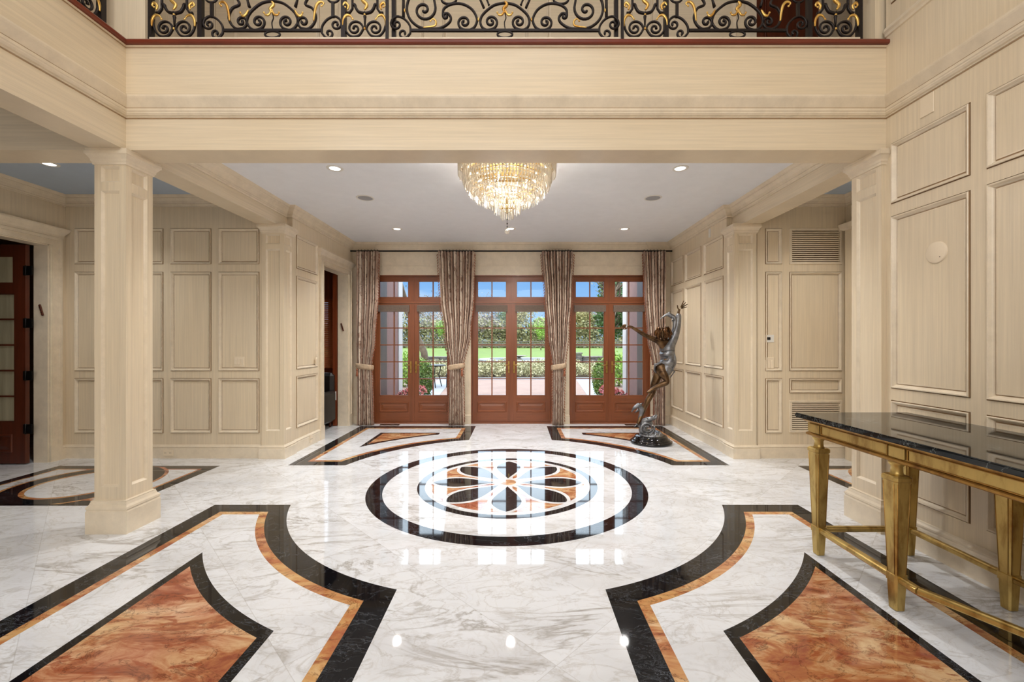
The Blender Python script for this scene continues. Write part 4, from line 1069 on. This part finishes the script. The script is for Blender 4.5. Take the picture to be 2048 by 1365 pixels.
body = [ # index, joints
 (S(520, 655, 0), .085, .075),      #0 pelvis
 (S(545, 590, .005), .075, .065),   #1 waist
 (S(550, 520, .01), .085, .068),    #2 ribs
 (S(540, 455, .01), .078, .060),    #3 chest
 (S(520, 415, .0), .040, .040),     #4 neck base
 (S(508, 388, -.01), .032, .032),   #5 neck
 (S(498, 355, -.01), .058, .062),   #6 head
 (S(494, 325, -.01), .050, .055),   #7 crown
 (S(478, 425, -.01), .046, .042),   #8 left shoulder
 (S(420, 400, -.02), .036, .034),   #9
 (S(350, 368, -.03), .028, .028),   #10 elbow
 (S(290, 330, -.03), .026, .024),   #11
 (S(240, 300, -.03), .017, .015),   #12 wrist
 (S(213, 298, -.03), .020, .012),   #13 palm
 (S(590, 420, .02), .048, .044),    #14 right shoulder
 (S(612, 350, .02), .040, .038),    #15
 (S(625, 280, .02), .032, .030),    #16 elbow
 (S(632, 225, .02), .028, .026),    #17
 (S(636, 180, .02), .019, .016),    #18 wrist
 (S(645, 158, .02), .021, .013),    #19 palm
 (S(470, 640, -.05), .075, .070),   #20 near buttock
 (S(500, 690, -.075), .060, .060),  #21 near thigh
 (S(530, 745, -.09), .042, .045),   #22 near knee
 (S(480, 762, -.08), .036, .036),   #23 calf
 (S(425, 790, -.06), .024, .024),   #24 ankle
 (S(385, 822, -.05), .020, .024),   #25 foot
 (S(366, 832, -.05), .012, .020),   #26 toes
 (S(470, 700, .05), .070, .066),    #27 far hip
 (S(447, 765, .05), .054, .054),    #28 far thigh
 (S(430, 835, .04), .040, .040),    #29 far knee
 (S(395, 890, .035), .040, .040),   #30 calf
 (S(362, 960, .03), .030, .030),    #31
 (S(338, 1020, .02), .020, .021),   #32 ankle
 (S(318, 1050, .0), .018, .024),    #33 foot
 (S(300, 1085, -.01), .010, .018),  #34 toes
]
bed = [(0, 1), (1, 2), (2, 3), (3, 4), (4, 5), (5, 6), (6, 7), (3, 8), (8, 9), (9, 10), (10, 11), (11, 12), (12, 13), (3, 14), (14, 15), (15, 16), (16, 17), (17, 18), (18, 19),
       (0, 20), (20, 21), (21, 22), (22, 23), (23, 24), (24, 25), (25, 26), (0, 27), (27, 28), (28, 29), (29, 30), (30, 31), (31, 32), (32, 33), (33, 34)]
m = MB(); vs, fs = skin(body, bed, g=1.12); m.add(vs, fs, 0, True)
def finger(p0, p1, p2, p3, r):
    vs, fs = skin([(p0, r*1.1), (p1, r), (p2, r*.9), (p3, r*.6)], [(0, 1), (1, 2), (2, 3)], 0, 1); m.add(vs, fs, 0, True)
for (x, y, d, dx, dy, L) in ((206, 292, -.045, -1, -.15, 34), (206, 296, -.035, -1, .02, 40), (206, 300, -.025, -.97, .2, 38), (206, 304, -.015, -.85, .48, 30)):
    finger(S(x, y, d), S(x+dx*L*.4, y+dy*L*.4-2, d), S(x+dx*L*.72, y+dy*L*.72+2, d), S(x+dx*L, y+dy*L+10, d), .0105)
finger(S(222, 304, -.045), S(208, 316, -.055), S(196, 322, -.058), S(186, 326, -.058), .009)
for (x, y, d, dx, dy, L) in ((648, 148, .0, .42, -.9, 62), (652, 148, .012, .68, -.72, 60), (656, 150, .024, .88, -.5, 62), (658, 154, .034, .97, -.26, 52)):
    finger(S(x, y, d), S(x+dx*L*.4, y+dy*L*.4, d), S(x+dx*L*.72, y+dy*L*.72, d), S(x+dx*L, y+dy*L, d), .0085)
finger(S(636, 168, .0), S(622, 152, -.01), S(620, 140, -.014), S(618, 128, -.014), .009)
# face (turned away to the upper left): nose, brow, ears as small raised forms
m.ico(S(466, 350, -.005), .011, 2, scale=(1.2, .8, .9), smooth=True); m.ico(S(470, 335, -.03), .012, 2, scale=(.7, 1.2, .5), smooth=True)
m.ico(S(472, 368, -.02), .010, 2, scale=(.8, 1.4, .6), smooth=True); m.ico(S(505, 352, -.068), .012, 2, scale=(.8, .4, 1.3), smooth=True)
m.build('body', BRZ, st)
# hair
m = MB(); rr = random.Random(9)
hv, hf = skin([(S(512, 320, 0), .05, .058), (S(520, 345, 0), .058, .066), (S(524, 375, .005), .052, .058), (S(520, 398, .01), .034, .040)], [(0, 1), (1, 2), (2, 3)], 1, 2); m.add(hv, hf, 0, True)
for i in range(34):
    a = rr.uniform(-1.5, 1.5); x = rr.uniform(455, 550); y = rr.uniform(300, 340); d = -.065*math.cos((x-500)/60)+rr.uniform(-.01, .02); s = 1 if x > 495 else -1
    p = [S(x, y, d), S(x+s*10, y+22, d-.012), S(x+s*16+rr.uniform(-8, 8), y+45, d-.006), S(x+s*10+rr.uniform(-10, 10), y+66, d+.008), S(x+s*18, y+80, d+.012)]
    m.tube(p, [.006, .012, .012, .009, .003], 7)
m.build('hair', BRZH, st)
# dress
dress = [(S(588, 415, .01), .050, .050), (S(532, 462, -.005), .105, .085), (S(545, 520, -.005), .098, .082), (S(548, 585, .0), .088, .078), (S(520, 650, -.005), .100, .095), (S(500, 690, .02), .085, .09), (S(545, 680, .0), .05, .06),
         (S(612, 350, .02), .050, .048), (S(625, 285, .02), .044, .042), (S(634, 225, .02), .036, .034), (S(638, 190, .02), .026, .026), (S(478, 640, -.045), .062, .06), (S(512, 432, -.015), .058, .060), (S(506, 500, -.01), .045, .055)]
m = MB(); vs, fs = skin(dress, [(0, 1), (1, 2), (2, 3), (3, 4), (4, 5), (3, 6), (0, 7), (7, 8), (8, 9), (9, 10), (4, 11), (1, 12), (2, 13)], 1, 2, 1.3); m.add(vs, fs, 0, True)
# hem edge flaring over the near thigh and a pleat down the back
m.tube([S(475, 700, .03), S(430, 650, -.05), S(425, 605, -.09), S(470, 585, -.11), S(535, 610, -.11), S(585, 660, -.07), S(565, 710, .0)], [.008, .016, .015, .013, .012, .010, .006], 8)
m.tube([S(575, 470, -.07), S(585, 540, -.085), S(580, 600, -.09), S(560, 650, -.1)], [.004, .010, .010, .004], 8)
m.tube([S(560, 440, -.07), S(540, 500, -.085), S(530, 560, -.09), S(510, 600, -.1)], [.004, .008, .008, .004], 8)
m.build('dress', BRZG, st)
def dolphin(pts, rad, name, fins, fluke):
    m = MB(); vs, fs = skin([(p, r) for p, r in zip(pts, rad)], [(i, i+1) for i in range(len(pts)-1)], len(pts)//2, 2); m.add(vs, fs, 0, True)
    for f in fins+fluke:
        a, b, c = [Vector(q) for q in f]; n = (b-a).cross(c-a).normalized()*.007; k = (a+b+c)/3
        v = [a, b, c, (a+b)/2+((a+b)/2-k)*.1, (b+c)/2-((b+c)/2-k)*.15, (a+c)/2-((a+c)/2-k)*.1]
        m.add([k+n]+[v[0], v[3], v[1], v[4], v[2], v[5]]+[k-n], [(0, 1, 2), (0, 2, 3), (0, 3, 4), (0, 4, 5), (0, 5, 6), (0, 6, 1), (7, 2, 1), (7, 3, 2), (7, 4, 3), (7, 5, 4), (7, 6, 5), (7, 1, 6)], 0, True)
    m.build(name, BRZG, st)
dolphin([S(485, 246, .02), S(510, 222, .02), S(540, 204, .02), S(575, 205, .02), S(600, 235, .0), S(598, 290, -.02), S(585, 345, -.03)], [.005, .010, .022, .036, .038, .028, .010], 'upper_dolphin',
        [(S(548, 190, .02), S(572, 178, .02), S(560, 205, .02)), (S(585, 225, -.03), S(560, 262, -.07), S(600, 255, -.03))], [(S(585, 340, -.03), S(560, 385, -.07), S(580, 370, -.03)), (S(585, 340, -.03), S(598, 390, .01), S(580, 370, -.03))])
dolphin([S(250, 985, -.02), S(270, 955, -.02), S(305, 930, -.02), S(335, 940, .0), S(340, 985, .02), S(325, 1040, .03), S(310, 1090, .03)], [.006, .022, .036, .040, .036, .028, .018], 'left_dolphin',
        [(S(300, 925, -.02), S(345, 908, -.02), S(330, 945, -.02)), (S(300, 950, -.05), S(262, 990, -.09), S(315, 975, -.05))], [(S(305, 1080, .03), S(270, 1110, .0), S(300, 1115, .02)), (S(305, 1080, .03), S(330, 1115, .08), S(300, 1115, .03))])
dolphin([S(452, 1008, -.04), S(440, 1032, -.04), S(405, 1040, -.04), S(370, 1045, -.03), S(345, 1062, -.01), S(330, 1100, .0)], [.006, .020, .034, .040, .034, .020], 'right_dolphin',
        [(S(400, 1020, -.05), S(450, 1000, -.06), S(415, 1050, -.05)), (S(370, 1035, -.07), S(345, 1010, -.1), S(385, 1050, -.06))], [(S(335, 1090, .0), S(300, 1100, -.04), S(330, 1120, .0)), (S(335, 1090, .0), S(350, 1130, .04), S(330, 1120, .0))])
# wave: rising column and spiral curl
m = MB(); wv_ = [(S(360, 1168, .0), .095, .085), (S(345, 1120, .0), .075, .07), (S(350, 1075, .0), .07, .065), (S(390, 1065, .0), .06, .06), (S(420, 1090, -.0), .05, .05)]
vs, fs = skin(wv_, [(i, i+1) for i in range(4)], 0, 2); m.add(vs, fs, 0, True)
cxs, cys = 362, 1108
for off in (0, ):
    q = [(cxs+(8+52*(i/46)**.9)*math.cos(-i/46*4.4*PI+.9), cys+(7+46*(i/46)**.9)*math.sin(-i/46*4.4*PI+.9)) for i in range(47)]
    m.tube([S(x, y, -.115+.0006*i) for i, (x, y) in enumerate(q)], [.007+.008*i/46 for i in range(47)], 8)
m.lathe([(.17, .105), (.165, .125), (.13, .150), (.08, .16), (0, .16)], n=40)
for i in range(12):
    a = i*PI/6; m.tube([(.16*math.cos(a), .16*math.sin(a), .118), (.12*math.cos(a+.3), .12*math.sin(a+.3), .155), (.07*math.cos(a+.7), .07*math.sin(a+.7), .17)], [.012, .018, .008], 7)
m.build('wave', BRZG, st)
m = MB()
for k in range(5):
    a = k*2*PI/5+.3; m.tube([S(435, 1165, -.12), S(435+26*math.sin(a), 1165-26*math.cos(a), -.125)], [.010, .003], 7)
m.build('starfish', BRZG, st)
# ---------------------------------------------------------------- outside: terrace, planting, garden
def brick():
    t = Mt('herringbone_brick_paving'); b = t.nd('ShaderNodeTexBrick'); t.l(t.mapping((1, 1, 1), (0, 0, .0)), b.inputs['Vector'])
    b.inputs['Scale'].default_value = 4; b.inputs['Color1'].default_value = lin(118, 86, 74); b.inputs['Color2'].default_value = lin(134, 106, 94); b.inputs['Mortar'].default_value = lin(110, 98, 90)
    b.inputs['Mortar Size'].default_value = .025; t.color(t.mix(.35, b.outputs[0], t.ramp(t.noise(t.mapping(), 1.4, 5), [(.3, lin(108, 80, 70)), (.7, lin(140, 114, 102))]))); t.set(Roughness=.8); return t.m
PAVE = plain('pale_bluestone_paving', lin(128, 130, 136), .7, var=.08, scale=3)
STN = plain('weathered_garden_stone', lin(150, 140, 126), .85, var=.3, scale=12, bump=.4)
STND = plain('dark_dry_stone', lin(104, 98, 92), .9, var=.4, scale=9, bump=.6)
LAWN = plain('mown_lawn_grass', lin(84, 104, 26), .9, var=.2, scale=.9)
SOIL = plain('soil', lin(84, 66, 50), .9, var=.3)
STUC = plain('mauve_pink_stucco', lin(128, 96, 90), .8, var=.06)
WHST = plain('white_painted_stone', lin(190, 186, 184), .6, var=.03)
DBR = plain('dark_brown_painted_door_frame', lin(70, 54, 50), .5)
o = MB(); o.add([(-90, 30.8, -.02), (90, 30.8, -.02), (140, 160, .9), (-140, 160, .9)], [(0, 1, 2, 3)]); tag(struct('lawn', o, LAWN), kind='structure')
o = MB(); o.box(-16, 16, 7.86, 17.0, -.3, -.05); struct('terrace', o, brick())
o = MB()
o.box(-16, 16, 17.0, 17.9, -.3, -.045)
for s in (-1, 1):
    v = [(s*1.75, 7.87, -.045), (s*2.45, 7.87, -.045), (s*3.0, 17.0, -.045), (s*2.45, 17.0, -.045)]
    o.add(v, [(0, 1, 2, 3)])
o.box(-3, 3, 7.80, 8.25, -.3, -.03)
struct('terrace_border', o, PAVE)
o = MB(); o.box(-30, 30, 17.9, 30.9, -.3, -.06); struct('planting_bed_soil', o, SOIL)
for s, nm in ((-1, 'left'), (1, 'right')):
    o = MB(); xs = sorted((s*2.56, s*3.0)); o.box(xs[0], xs[1], 7.86, 9.6, -.05, 3.6, 0); xs2 = sorted((s*2.50, s*2.57)); o.box(xs2[0], xs2[1], 7.86, 8.55, -.05, 2.9, 1); o.box(xs2[0]+.0, xs2[1], 8.55, 8.6, -.05, 3.0, 1)
    struct('wall_outside_'+nm, o, [STUC, DBR])
    t = thing('porch_pillar', 'white stone pillar outside the %s end of the french doors' % nm, 'pillar', (s*2.70, 9.78, -.05))
    m = MB(); m.bbox(-.16, .16, -.16, .16, .18, 3.3, .01); m.build('shaft', WHST, t)
    m = MB(); m.bbox(-.20, .20, -.20, .20, 0, .14, .008); m.bbox(-.18, .18, -.18, .18, .14, .20, .008); m.build('base', WHST, t)
    m = MB(); m.bbox(-.20, .20, -.20, .20, 3.3, 3.6, .012); m.build('capital', WHST, t)
o = MB(); o.box(-3.4, 3.4, 7.86, 8.4, 3.3, 3.6); struct('eaves', o, WHST)
# foliage: many small leaves on bushes and crowns
def fol(name, cs, rough=.6):
    t = Mt(name); n = t.noise(t.mapping(), 2.2, 5, .7); n2 = t.noise(t.mapping(), 17, 3)
    c = t.ramp(n, [(.3, lin(*cs[0])), (.7, lin(*cs[1]))]); c = t.mix(t.ramp(n2, [(.4, 0.0), (.65, .7)]), c, lin(*cs[2])); t.color(c); t.set(Roughness=rough); return t.m
F_TOP = fol('boxwood_leaves', ((40, 70, 16), (90, 122, 34), (124, 146, 56)))
F_VAR = fol('variegated_cream_leaves', ((84, 90, 44), (170, 160, 118), (190, 182, 148)))
F_GRN = fol('fresh_green_leaves', ((56, 98, 24), (122, 160, 46), (156, 180, 70)))
F_DRK = fol('dark_green_leaves', ((26, 50, 20), (56, 90, 34), (80, 112, 46)))
F_YEL = fol('budding_yellow_leaves', ((96, 88, 42), (140, 134, 72), (158, 142, 96)))
F_GRY = fol('bare_grey_twigs', ((88, 78, 70), (126, 116, 106), (150, 140, 132)))
BARK = plain('tree_bark', lin(98, 82, 66), .9, var=.4, scale=6)
FLW = fol('pink_flowers', ((196, 70, 110), (232, 130, 140), (240, 170, 130)))
def leaves(m, c, r, n, size, rr, shell=.55, mat=0, lo=-1):
    k = 0
    while k < n:
        d = Vector((rr.gauss(0, 1), rr.gauss(0, 1), rr.gauss(0, 1))).normalized()
        if d.z < lo: continue
        q = (shell+(1-shell)*rr.random()**.6)*(1+.14*math.sin(d.x*7+c[0]*3)*math.cos(d.y*6+d.z*9+c[1]))
        p = Vector((c[0]+d.x*r[0]*q, c[1]+d.y*r[1]*q, c[2]+d.z*r[2]*q))
        a = Vector((rr.gauss(0, 1), rr.gauss(0, 1), rr.gauss(0, 1))).normalized(); a = (a+d*.6).normalized(); b = a.cross(Vector((rr.random(), rr.random(), rr.random()+.1))).normalized(); cc2 = a.cross(b)
        s = size*rr.uniform(.6, 1.3); m.add([p-b*s, p+cc2*s*.5, p+b*s, p-cc2*s*.5], [(0, 1, 2, 3)], mat); k += 1
def branch(m, p, d, ln, r, depth, rr, tips, spread=.55):
    pts = [p]; q = p.copy(); dd = d.copy()
    for i in range(4):
        dd = (dd+Vector((rr.gauss(0, .12), rr.gauss(0, .12), rr.gauss(.03, .08)))).normalized(); q = q+dd*ln/4; pts.append(q.copy())
    m.tube(pts, [r, r*.9, r*.8, r*.7, r*.6], 6)
    if depth == 0: tips.append(q); return
    for k in range(3 if depth > 1 else 4):
        nd = (dd+Vector((rr.gauss(0, spread), rr.gauss(0, spread), rr.gauss(.05, spread*.6)))).normalized()
        branch(m, q if k < 2 else pts[3], nd, ln*rr.uniform(.62, .82), r*.58, depth-1, rr, tips, spread)
def tree(label, x, y, h, cw, mat, n, size, seed, depth=3, crown=True, zb=0, group=None, name='tree', lean=0, lowc=.42):
    rr = random.Random(seed); t = thing(name, label, 'tree', (x, y, zb), 0, group); m = MB(); tips = []
    branch(m, Vector((0, 0, 0)), Vector((lean, 0, 1)).normalized(), h*.33, h*.022, depth, rr, tips)
    m.build('trunk', BARK, t); m = MB()
    if crown:
        for k in range(9):
            a = rr.uniform(0, 2*PI); q = rr.uniform(.1, .62); zz = h*rr.uniform(lowc, .80)
            leaves(m, (cw*q*math.cos(a), cw*q*math.sin(a), zz), (cw*.45, cw*.45, h*.19), n//9, size, rr, .3)
    else:
        for tp in tips: leaves(m, tp, (h*.10, h*.10, h*.09), max(6, n//max(1, len(tips))), size, rr, .1)
    m.build('foliage', mat, t); return t
rr0 = random.Random(12)
# tree line beyond the field
far = [(-34, 96, 12, 7, F_YEL), (-27, 90, 11, 6.5, F_YEL), (-21, 98, 12.5, 7, F_GRY), (-14, 88, 8.6, 6, F_GRY), (-8.5, 92, 9.6, 5.5, F_YEL), (-4.6, 86, 8.2, 4.6, F_GRY), (-1.6, 97, 9.0, 4.5, F_DRK),
       (1.8, 100, 9.6, 5.5, F_YEL), (4.6, 84, 7.2, 3.8, F_GRN), (8.2, 94, 10.4, 5.0, F_GRN), (12.5, 90, 9.4, 5.2, F_YEL), (16.5, 96, 9.6, 5.5, F_GRY), (22, 90, 10.5, 6, F_GRN), (28, 98, 12, 7, F_YEL), (35, 94, 12, 7, F_GRY)]
names_ = {id(F_YEL): 'budding yellow-green', id(F_GRY): 'grey bare-twigged', id(F_DRK): 'dark green', id(F_GRN): 'bright green'}
wins = ['left of the left doors', 'behind the left pillar', 'seen through the left doors', 'behind the second curtain', 'left of the middle doors', 'in the left leaf of the middle doors', 'left of the middle doors\' meeting stile',
        'right of the middle doors\' meeting stile', 'low in the middle doors\' right leaf', 'at the middle doors\' right edge', 'behind the third curtain', 'in the right doors\' left leaf', 'in the right doors\' right leaf', 'behind the right pillar', 'right of the right pillar']
for i, (x, y, h, cw, mt_) in enumerate(far):
    tree('%s tree in the far tree line, %s' % (names_[id(mt_)], wins[i]), x, y, h, cw, mt_, 3000, .26, 20+i, 2, True, .55, 'trees beyond the field', lowc=.16)
m = MB(); rr = random.Random(3)
for k in range(46): leaves(m, (-60+k*2.7, 80.5+rr.uniform(-1, 1), 2.5), (2.4, 1.0, 3.0+rr.random()), 480, .32, rr, .3); leaves(m, (-60+k*2.7, 79+rr.uniform(-1, 1), .9), (2.4, .8, 1.3), 260, .22, rr, .3)
tag(m.build('hedgerow', fol('woodland_undergrowth', ((58, 62, 34), (122, 120, 70), (150, 140, 100)))), 'brown-green woodland undergrowth beneath the distant tree line', 'undergrowth', kind='stuff')
# nearer trees
tree('bare spreading tree near the terrace, seen through the left doors', -5.2, 25, 10.5, 4, F_YEL, 1500, .05, 5, 4, False, 0, lean=.06)
tree('green-leaved magnolia tree near the terrace, seen through the right doors', 7.2, 33, 7.2, 2.0, F_DRK, 3600, .16, 6, 3, True, 0)
tree('bare-branched tree with sparse buds in front of the magnolia', 5.7, 27, 9.5, 4, F_YEL, 500, .05, 8, 4, False, 0, lean=-.05)
tree('thin bare tree on the lawn, left of the middle doors', -5.6, 52, 9.5, 3, F_GRY, 900, .08, 11, 4, False, .1)
tree('small young tree on the lawn, in the right leaf of the middle doors', 3.6, 62, 4.2, 1.6, F_GRN, 900, .12, 31, 2, True, .25)
tree('small fresh-green tree on the lawn, seen through the left doors', -9.8, 60, 4.4, 1.8, F_GRN, 1100, .12, 32, 2, True, .25)
# post and rail fence
fx = thing('fence', 'dark post-and-rail fence crossing the far lawn', 'fence', (0, 76, .3))
WF = plain('weathered_fence_wood', lin(96, 88, 80), .9)
for k in range(25):
    m = MB(); x = -36+k*3; m.box(x-.09, x+.09, -.09, .09, -.1, 1.35); m.build('post', WF, fx)
for z in (.4, .8, 1.2): m = MB(); m.box(-36, 36, -.04, .04, z-.07, z+.07); m.build('rail', WF, fx)
gt = thing('field_gate', 'green-grey field gate in front of the fence, right of the middle doors', 'gate', (7.3, 75, .3))
for z in (.3, .6, .9, 1.2): m = MB(); m.box(-1.5, 1.5, -.03, .03, z-.06, z+.06); m.build('rail', WF, gt)
for x in (-1.5, 0, 1.5): m = MB(); m.box(x-.07, x+.07, -.05, .05, -.1, 1.35); m.build('upright', WF, gt)
# low stone walls with end piers
def rubble(name, label, x0, x1, y, z1):
    m = MB(); rr = random.Random(int(x0*10)); z = -.06
    while z < z1-.02:
        x = x0; hh = rr.uniform(.11, .16)
        while x < x1:
            l_ = rr.uniform(.25, .6); e_ = rr.uniform(-.03, .03); m.bbox(x, min(x+l_, x1)-.012, y-.22+e_, y+.2, z, z+hh-.012, .02); x += l_
        z += hh
    m.box(x0, x1, y-.17, y+.19, -.06, z1-.03)
    m.bbox(x0-.05, x1+.05, y-.28, y+.26, z1, z1+.08, .02); return tag(m.build(name, STND), label, 'stone wall')
rubble('stone_wall', 'low dry-stone garden wall at the lawn edge, left of the fountain', -14, -4.4, 30.2, .34)
rubble('stone_wall', 'low dry-stone garden wall at the lawn edge, right of the fountain', 4.7, 14, 30.2, .34)
rubble('stone_pier', 'short stone pier ending the left garden wall', -4.3, -3.4, 29.9, .62)
rubble('stone_pier', 'short stone pier ending the right garden wall', 3.4, 4.6, 29.9, .62)
# round fountain basin
fo = thing('fountain', 'round stone fountain basin beyond the planting bed', 'fountain', (.25, 27.2, -.06))
m = MB(); m.lathe([(2.35, 0), (2.45, 0), (2.45, .30), (2.40, .32), (2.20, .32), (2.20, .08)], n=72); m.build('basin', STN, fo)
m = MB(); m.lathe([(2.46, .32), (2.55, .33), (2.55, .42), (2.50, .44), (1.95, .44), (1.92, .42), (1.92, .30)], n=72); m.build('rim', PAVE, fo)
m = MB(); m.lathe([(0, .33), (1.95, .33)], n=64); m.build('water', plain('fountain_water', lin(60, 66, 66), .05), fo)
m = MB(); m.lathe([(.28, .2), (.22, .40), (.12, .46), (.10, .52), (.20, .56), (.5, .62), (.52, .64), (.4, .63), (0, .58)], n=40); m.build('bowl', STN, fo)
# variegated shrubs in the bed
k = 0; protos = []
def shrub_mesh(seed, r, h, mat, n, size):
    m = MB(); rr = random.Random(seed); leaves(m, (0, 0, h*.45), (r, r, h*.55), n, size, rr, .35, lo=-.75)
    return m
rrs = random.Random(77); cnt = 0
spots = []
for row, y in enumerate((18.45, 19.3, 20.3, 21.5)):
    nx_ = 22; 
    for i in range(nx_): spots.append((-9.4+i*.86+(row % 2)*.43+rrs.uniform(-.1, .1), y+rrs.uniform(-.12, .12), rrs.uniform(.8, 1.12)*(1+row*.04)))
first = {}
LB = ['cream-leaved variegated shrub in the row nearest the terrace', 'cream-leaved variegated shrub in the second row of the bed', 'cream-leaved variegated shrub in the third row of the bed', 'cream-leaved variegated shrub in the back row before the fountain']
for i, (x, y, s) in enumerate(spots):
    v = i % 4
    if v not in first:
        t = thing('variegated_shrub', LB[i//22], 'shrub', (x, y, -.06), rrs.random()*6, 'variegated shrubs in the terrace bed')
        shrub_mesh(v, .50, .56, F_VAR, 520, .055).build('foliage', F_VAR, t)
        m = MB(); rr = random.Random(v)
        for q in range(7): m.tube([(0, 0, 0), (rr.uniform(-.15, .15), rr.uniform(-.15, .15), .2), (rr.uniform(-.3, .3), rr.uniform(-.3, .3), .42)], [.01, .008, .004], 5)
        m.build('stems', BARK, t); first[v] = t
    else: t = dup(first[v], (x, y, -.06), rrs.random()*6, LB[i//22])
    t.scale = (s, s, s)
# topiaries, planters with flowers
for s, nm in ((-1, 'left'), (1, 'right')):
    t = thing('topiary_bush', 'tall clipped green bush on the terrace, seen through the %s doors' % nm, 'bush', (s*2.36, 11.4, -.05))
    m = MB(); rr = random.Random(41+s); leaves(m, (0, 0, .55), (.27, .27, .50), 2600, .028, rr, .6, lo=-1); leaves(m, (0, 0, .30), (.22, .22, .34), 1200, .028, rr, .6, lo=-.9); m.build('foliage', F_TOP, t)
    m = MB(); m.tube([(0, 0, 0), (0, 0, .5)], .03, 8); m.build('stem', BARK, t)
    t = thing('round_bush', 'leafy green bush behind the white pillar on the %s' % nm, 'bush', (s*3.55, 14.5, -.05))
    m = MB(); leaves(m, (0, 0, .55), (.62, .6, .6), 2600, .045, random.Random(51+s), .5, lo=-.9); m.build('foliage', F_GRN, t)
    m = MB(); m.tube([(0, 0, 0), (0, 0, .5)], .04, 8); m.build('stem', BARK, t)
    p = thing('stone_planter', 'low stone planter box with pink flowers outside the %s doors' % nm, 'planter', (s*2.22, 9.55, -.05))
    m = MB(); m.bbox(-.26, .26, -.75, .75, 0, .16, .02); m.build('box', STN, p)
    m = MB(); m.box(-.24, .24, -.73, .73, .15, .17); m.build('soil', SOIL, p)
    for k, (yy, r_) in enumerate(((-.5, .22), (0, .24), (.5, .22))):
        q = thing('flowering_plant', ('nearest', 'middle', 'farthest')[k]+' mound of pink flowers in the planter outside the %s doors' % nm, 'flowers', (s*2.22, 9.55+yy, .11), 0, 'pink flowers in the porch planters')
        m = MB(); leaves(m, (0, 0, .12), (r_, .27, .17), 700, .022, random.Random(60+k), .4, lo=-.4); m.build('leaves', F_DRK, q)
        m = MB(); leaves(m, (0, 0, .15), (r_*.98, .27, .19), 420, .022, random.Random(70+k), .8, lo=.0); m.build('blooms', FLW, q)
# garden chair and table on the left
bt = thing('garden_table', 'dark metal garden table on the terrace, seen beside the left bush', 'table', (-2.75, 14.2, -.05))
m = MB(); m.lathe([(0, .70), (.5, .70), (.5, .73), (0, .73)], n=36); m.build('tabletop', BLACKM, bt)
for k in range(4):
    a = k*PI/2+.6; m = MB(); m.tube([(.4*math.cos(a), .4*math.sin(a), 0), (.3*math.cos(a), .3*math.sin(a), .4), (.38*math.cos(a), .38*math.sin(a), .71)], .016, 8); m.build('leg', BLACKM, bt)
gc = thing('garden_chair', 'dark metal garden chair beside the table on the left of the terrace', 'chair', (-1.95, 14.0, -.05), -1.2)
m = MB(); m.bbox(-.22, .22, -.22, .22, .43, .46, .01); m.build('seat', BLACKM, gc)
for x in (-.2, .2):
    for y in (-.2, .2): m = MB(); m.tube([(x, y, 0), (x*.95, y*.95, .44)], .013, 8); m.build('leg', BLACKM, gc)
m = MB()
for x in (-.21, .21): m.tube([(x, .2, .44), (x, .27, .92)], .013, 8)
for z in (.62, .76, .92): m.tube([(-.21, .2+(z-.44)*.145, z), (.21, .2+(z-.44)*.145, z)], .012, 8)
m.build('backrest', BLACKM, gc)
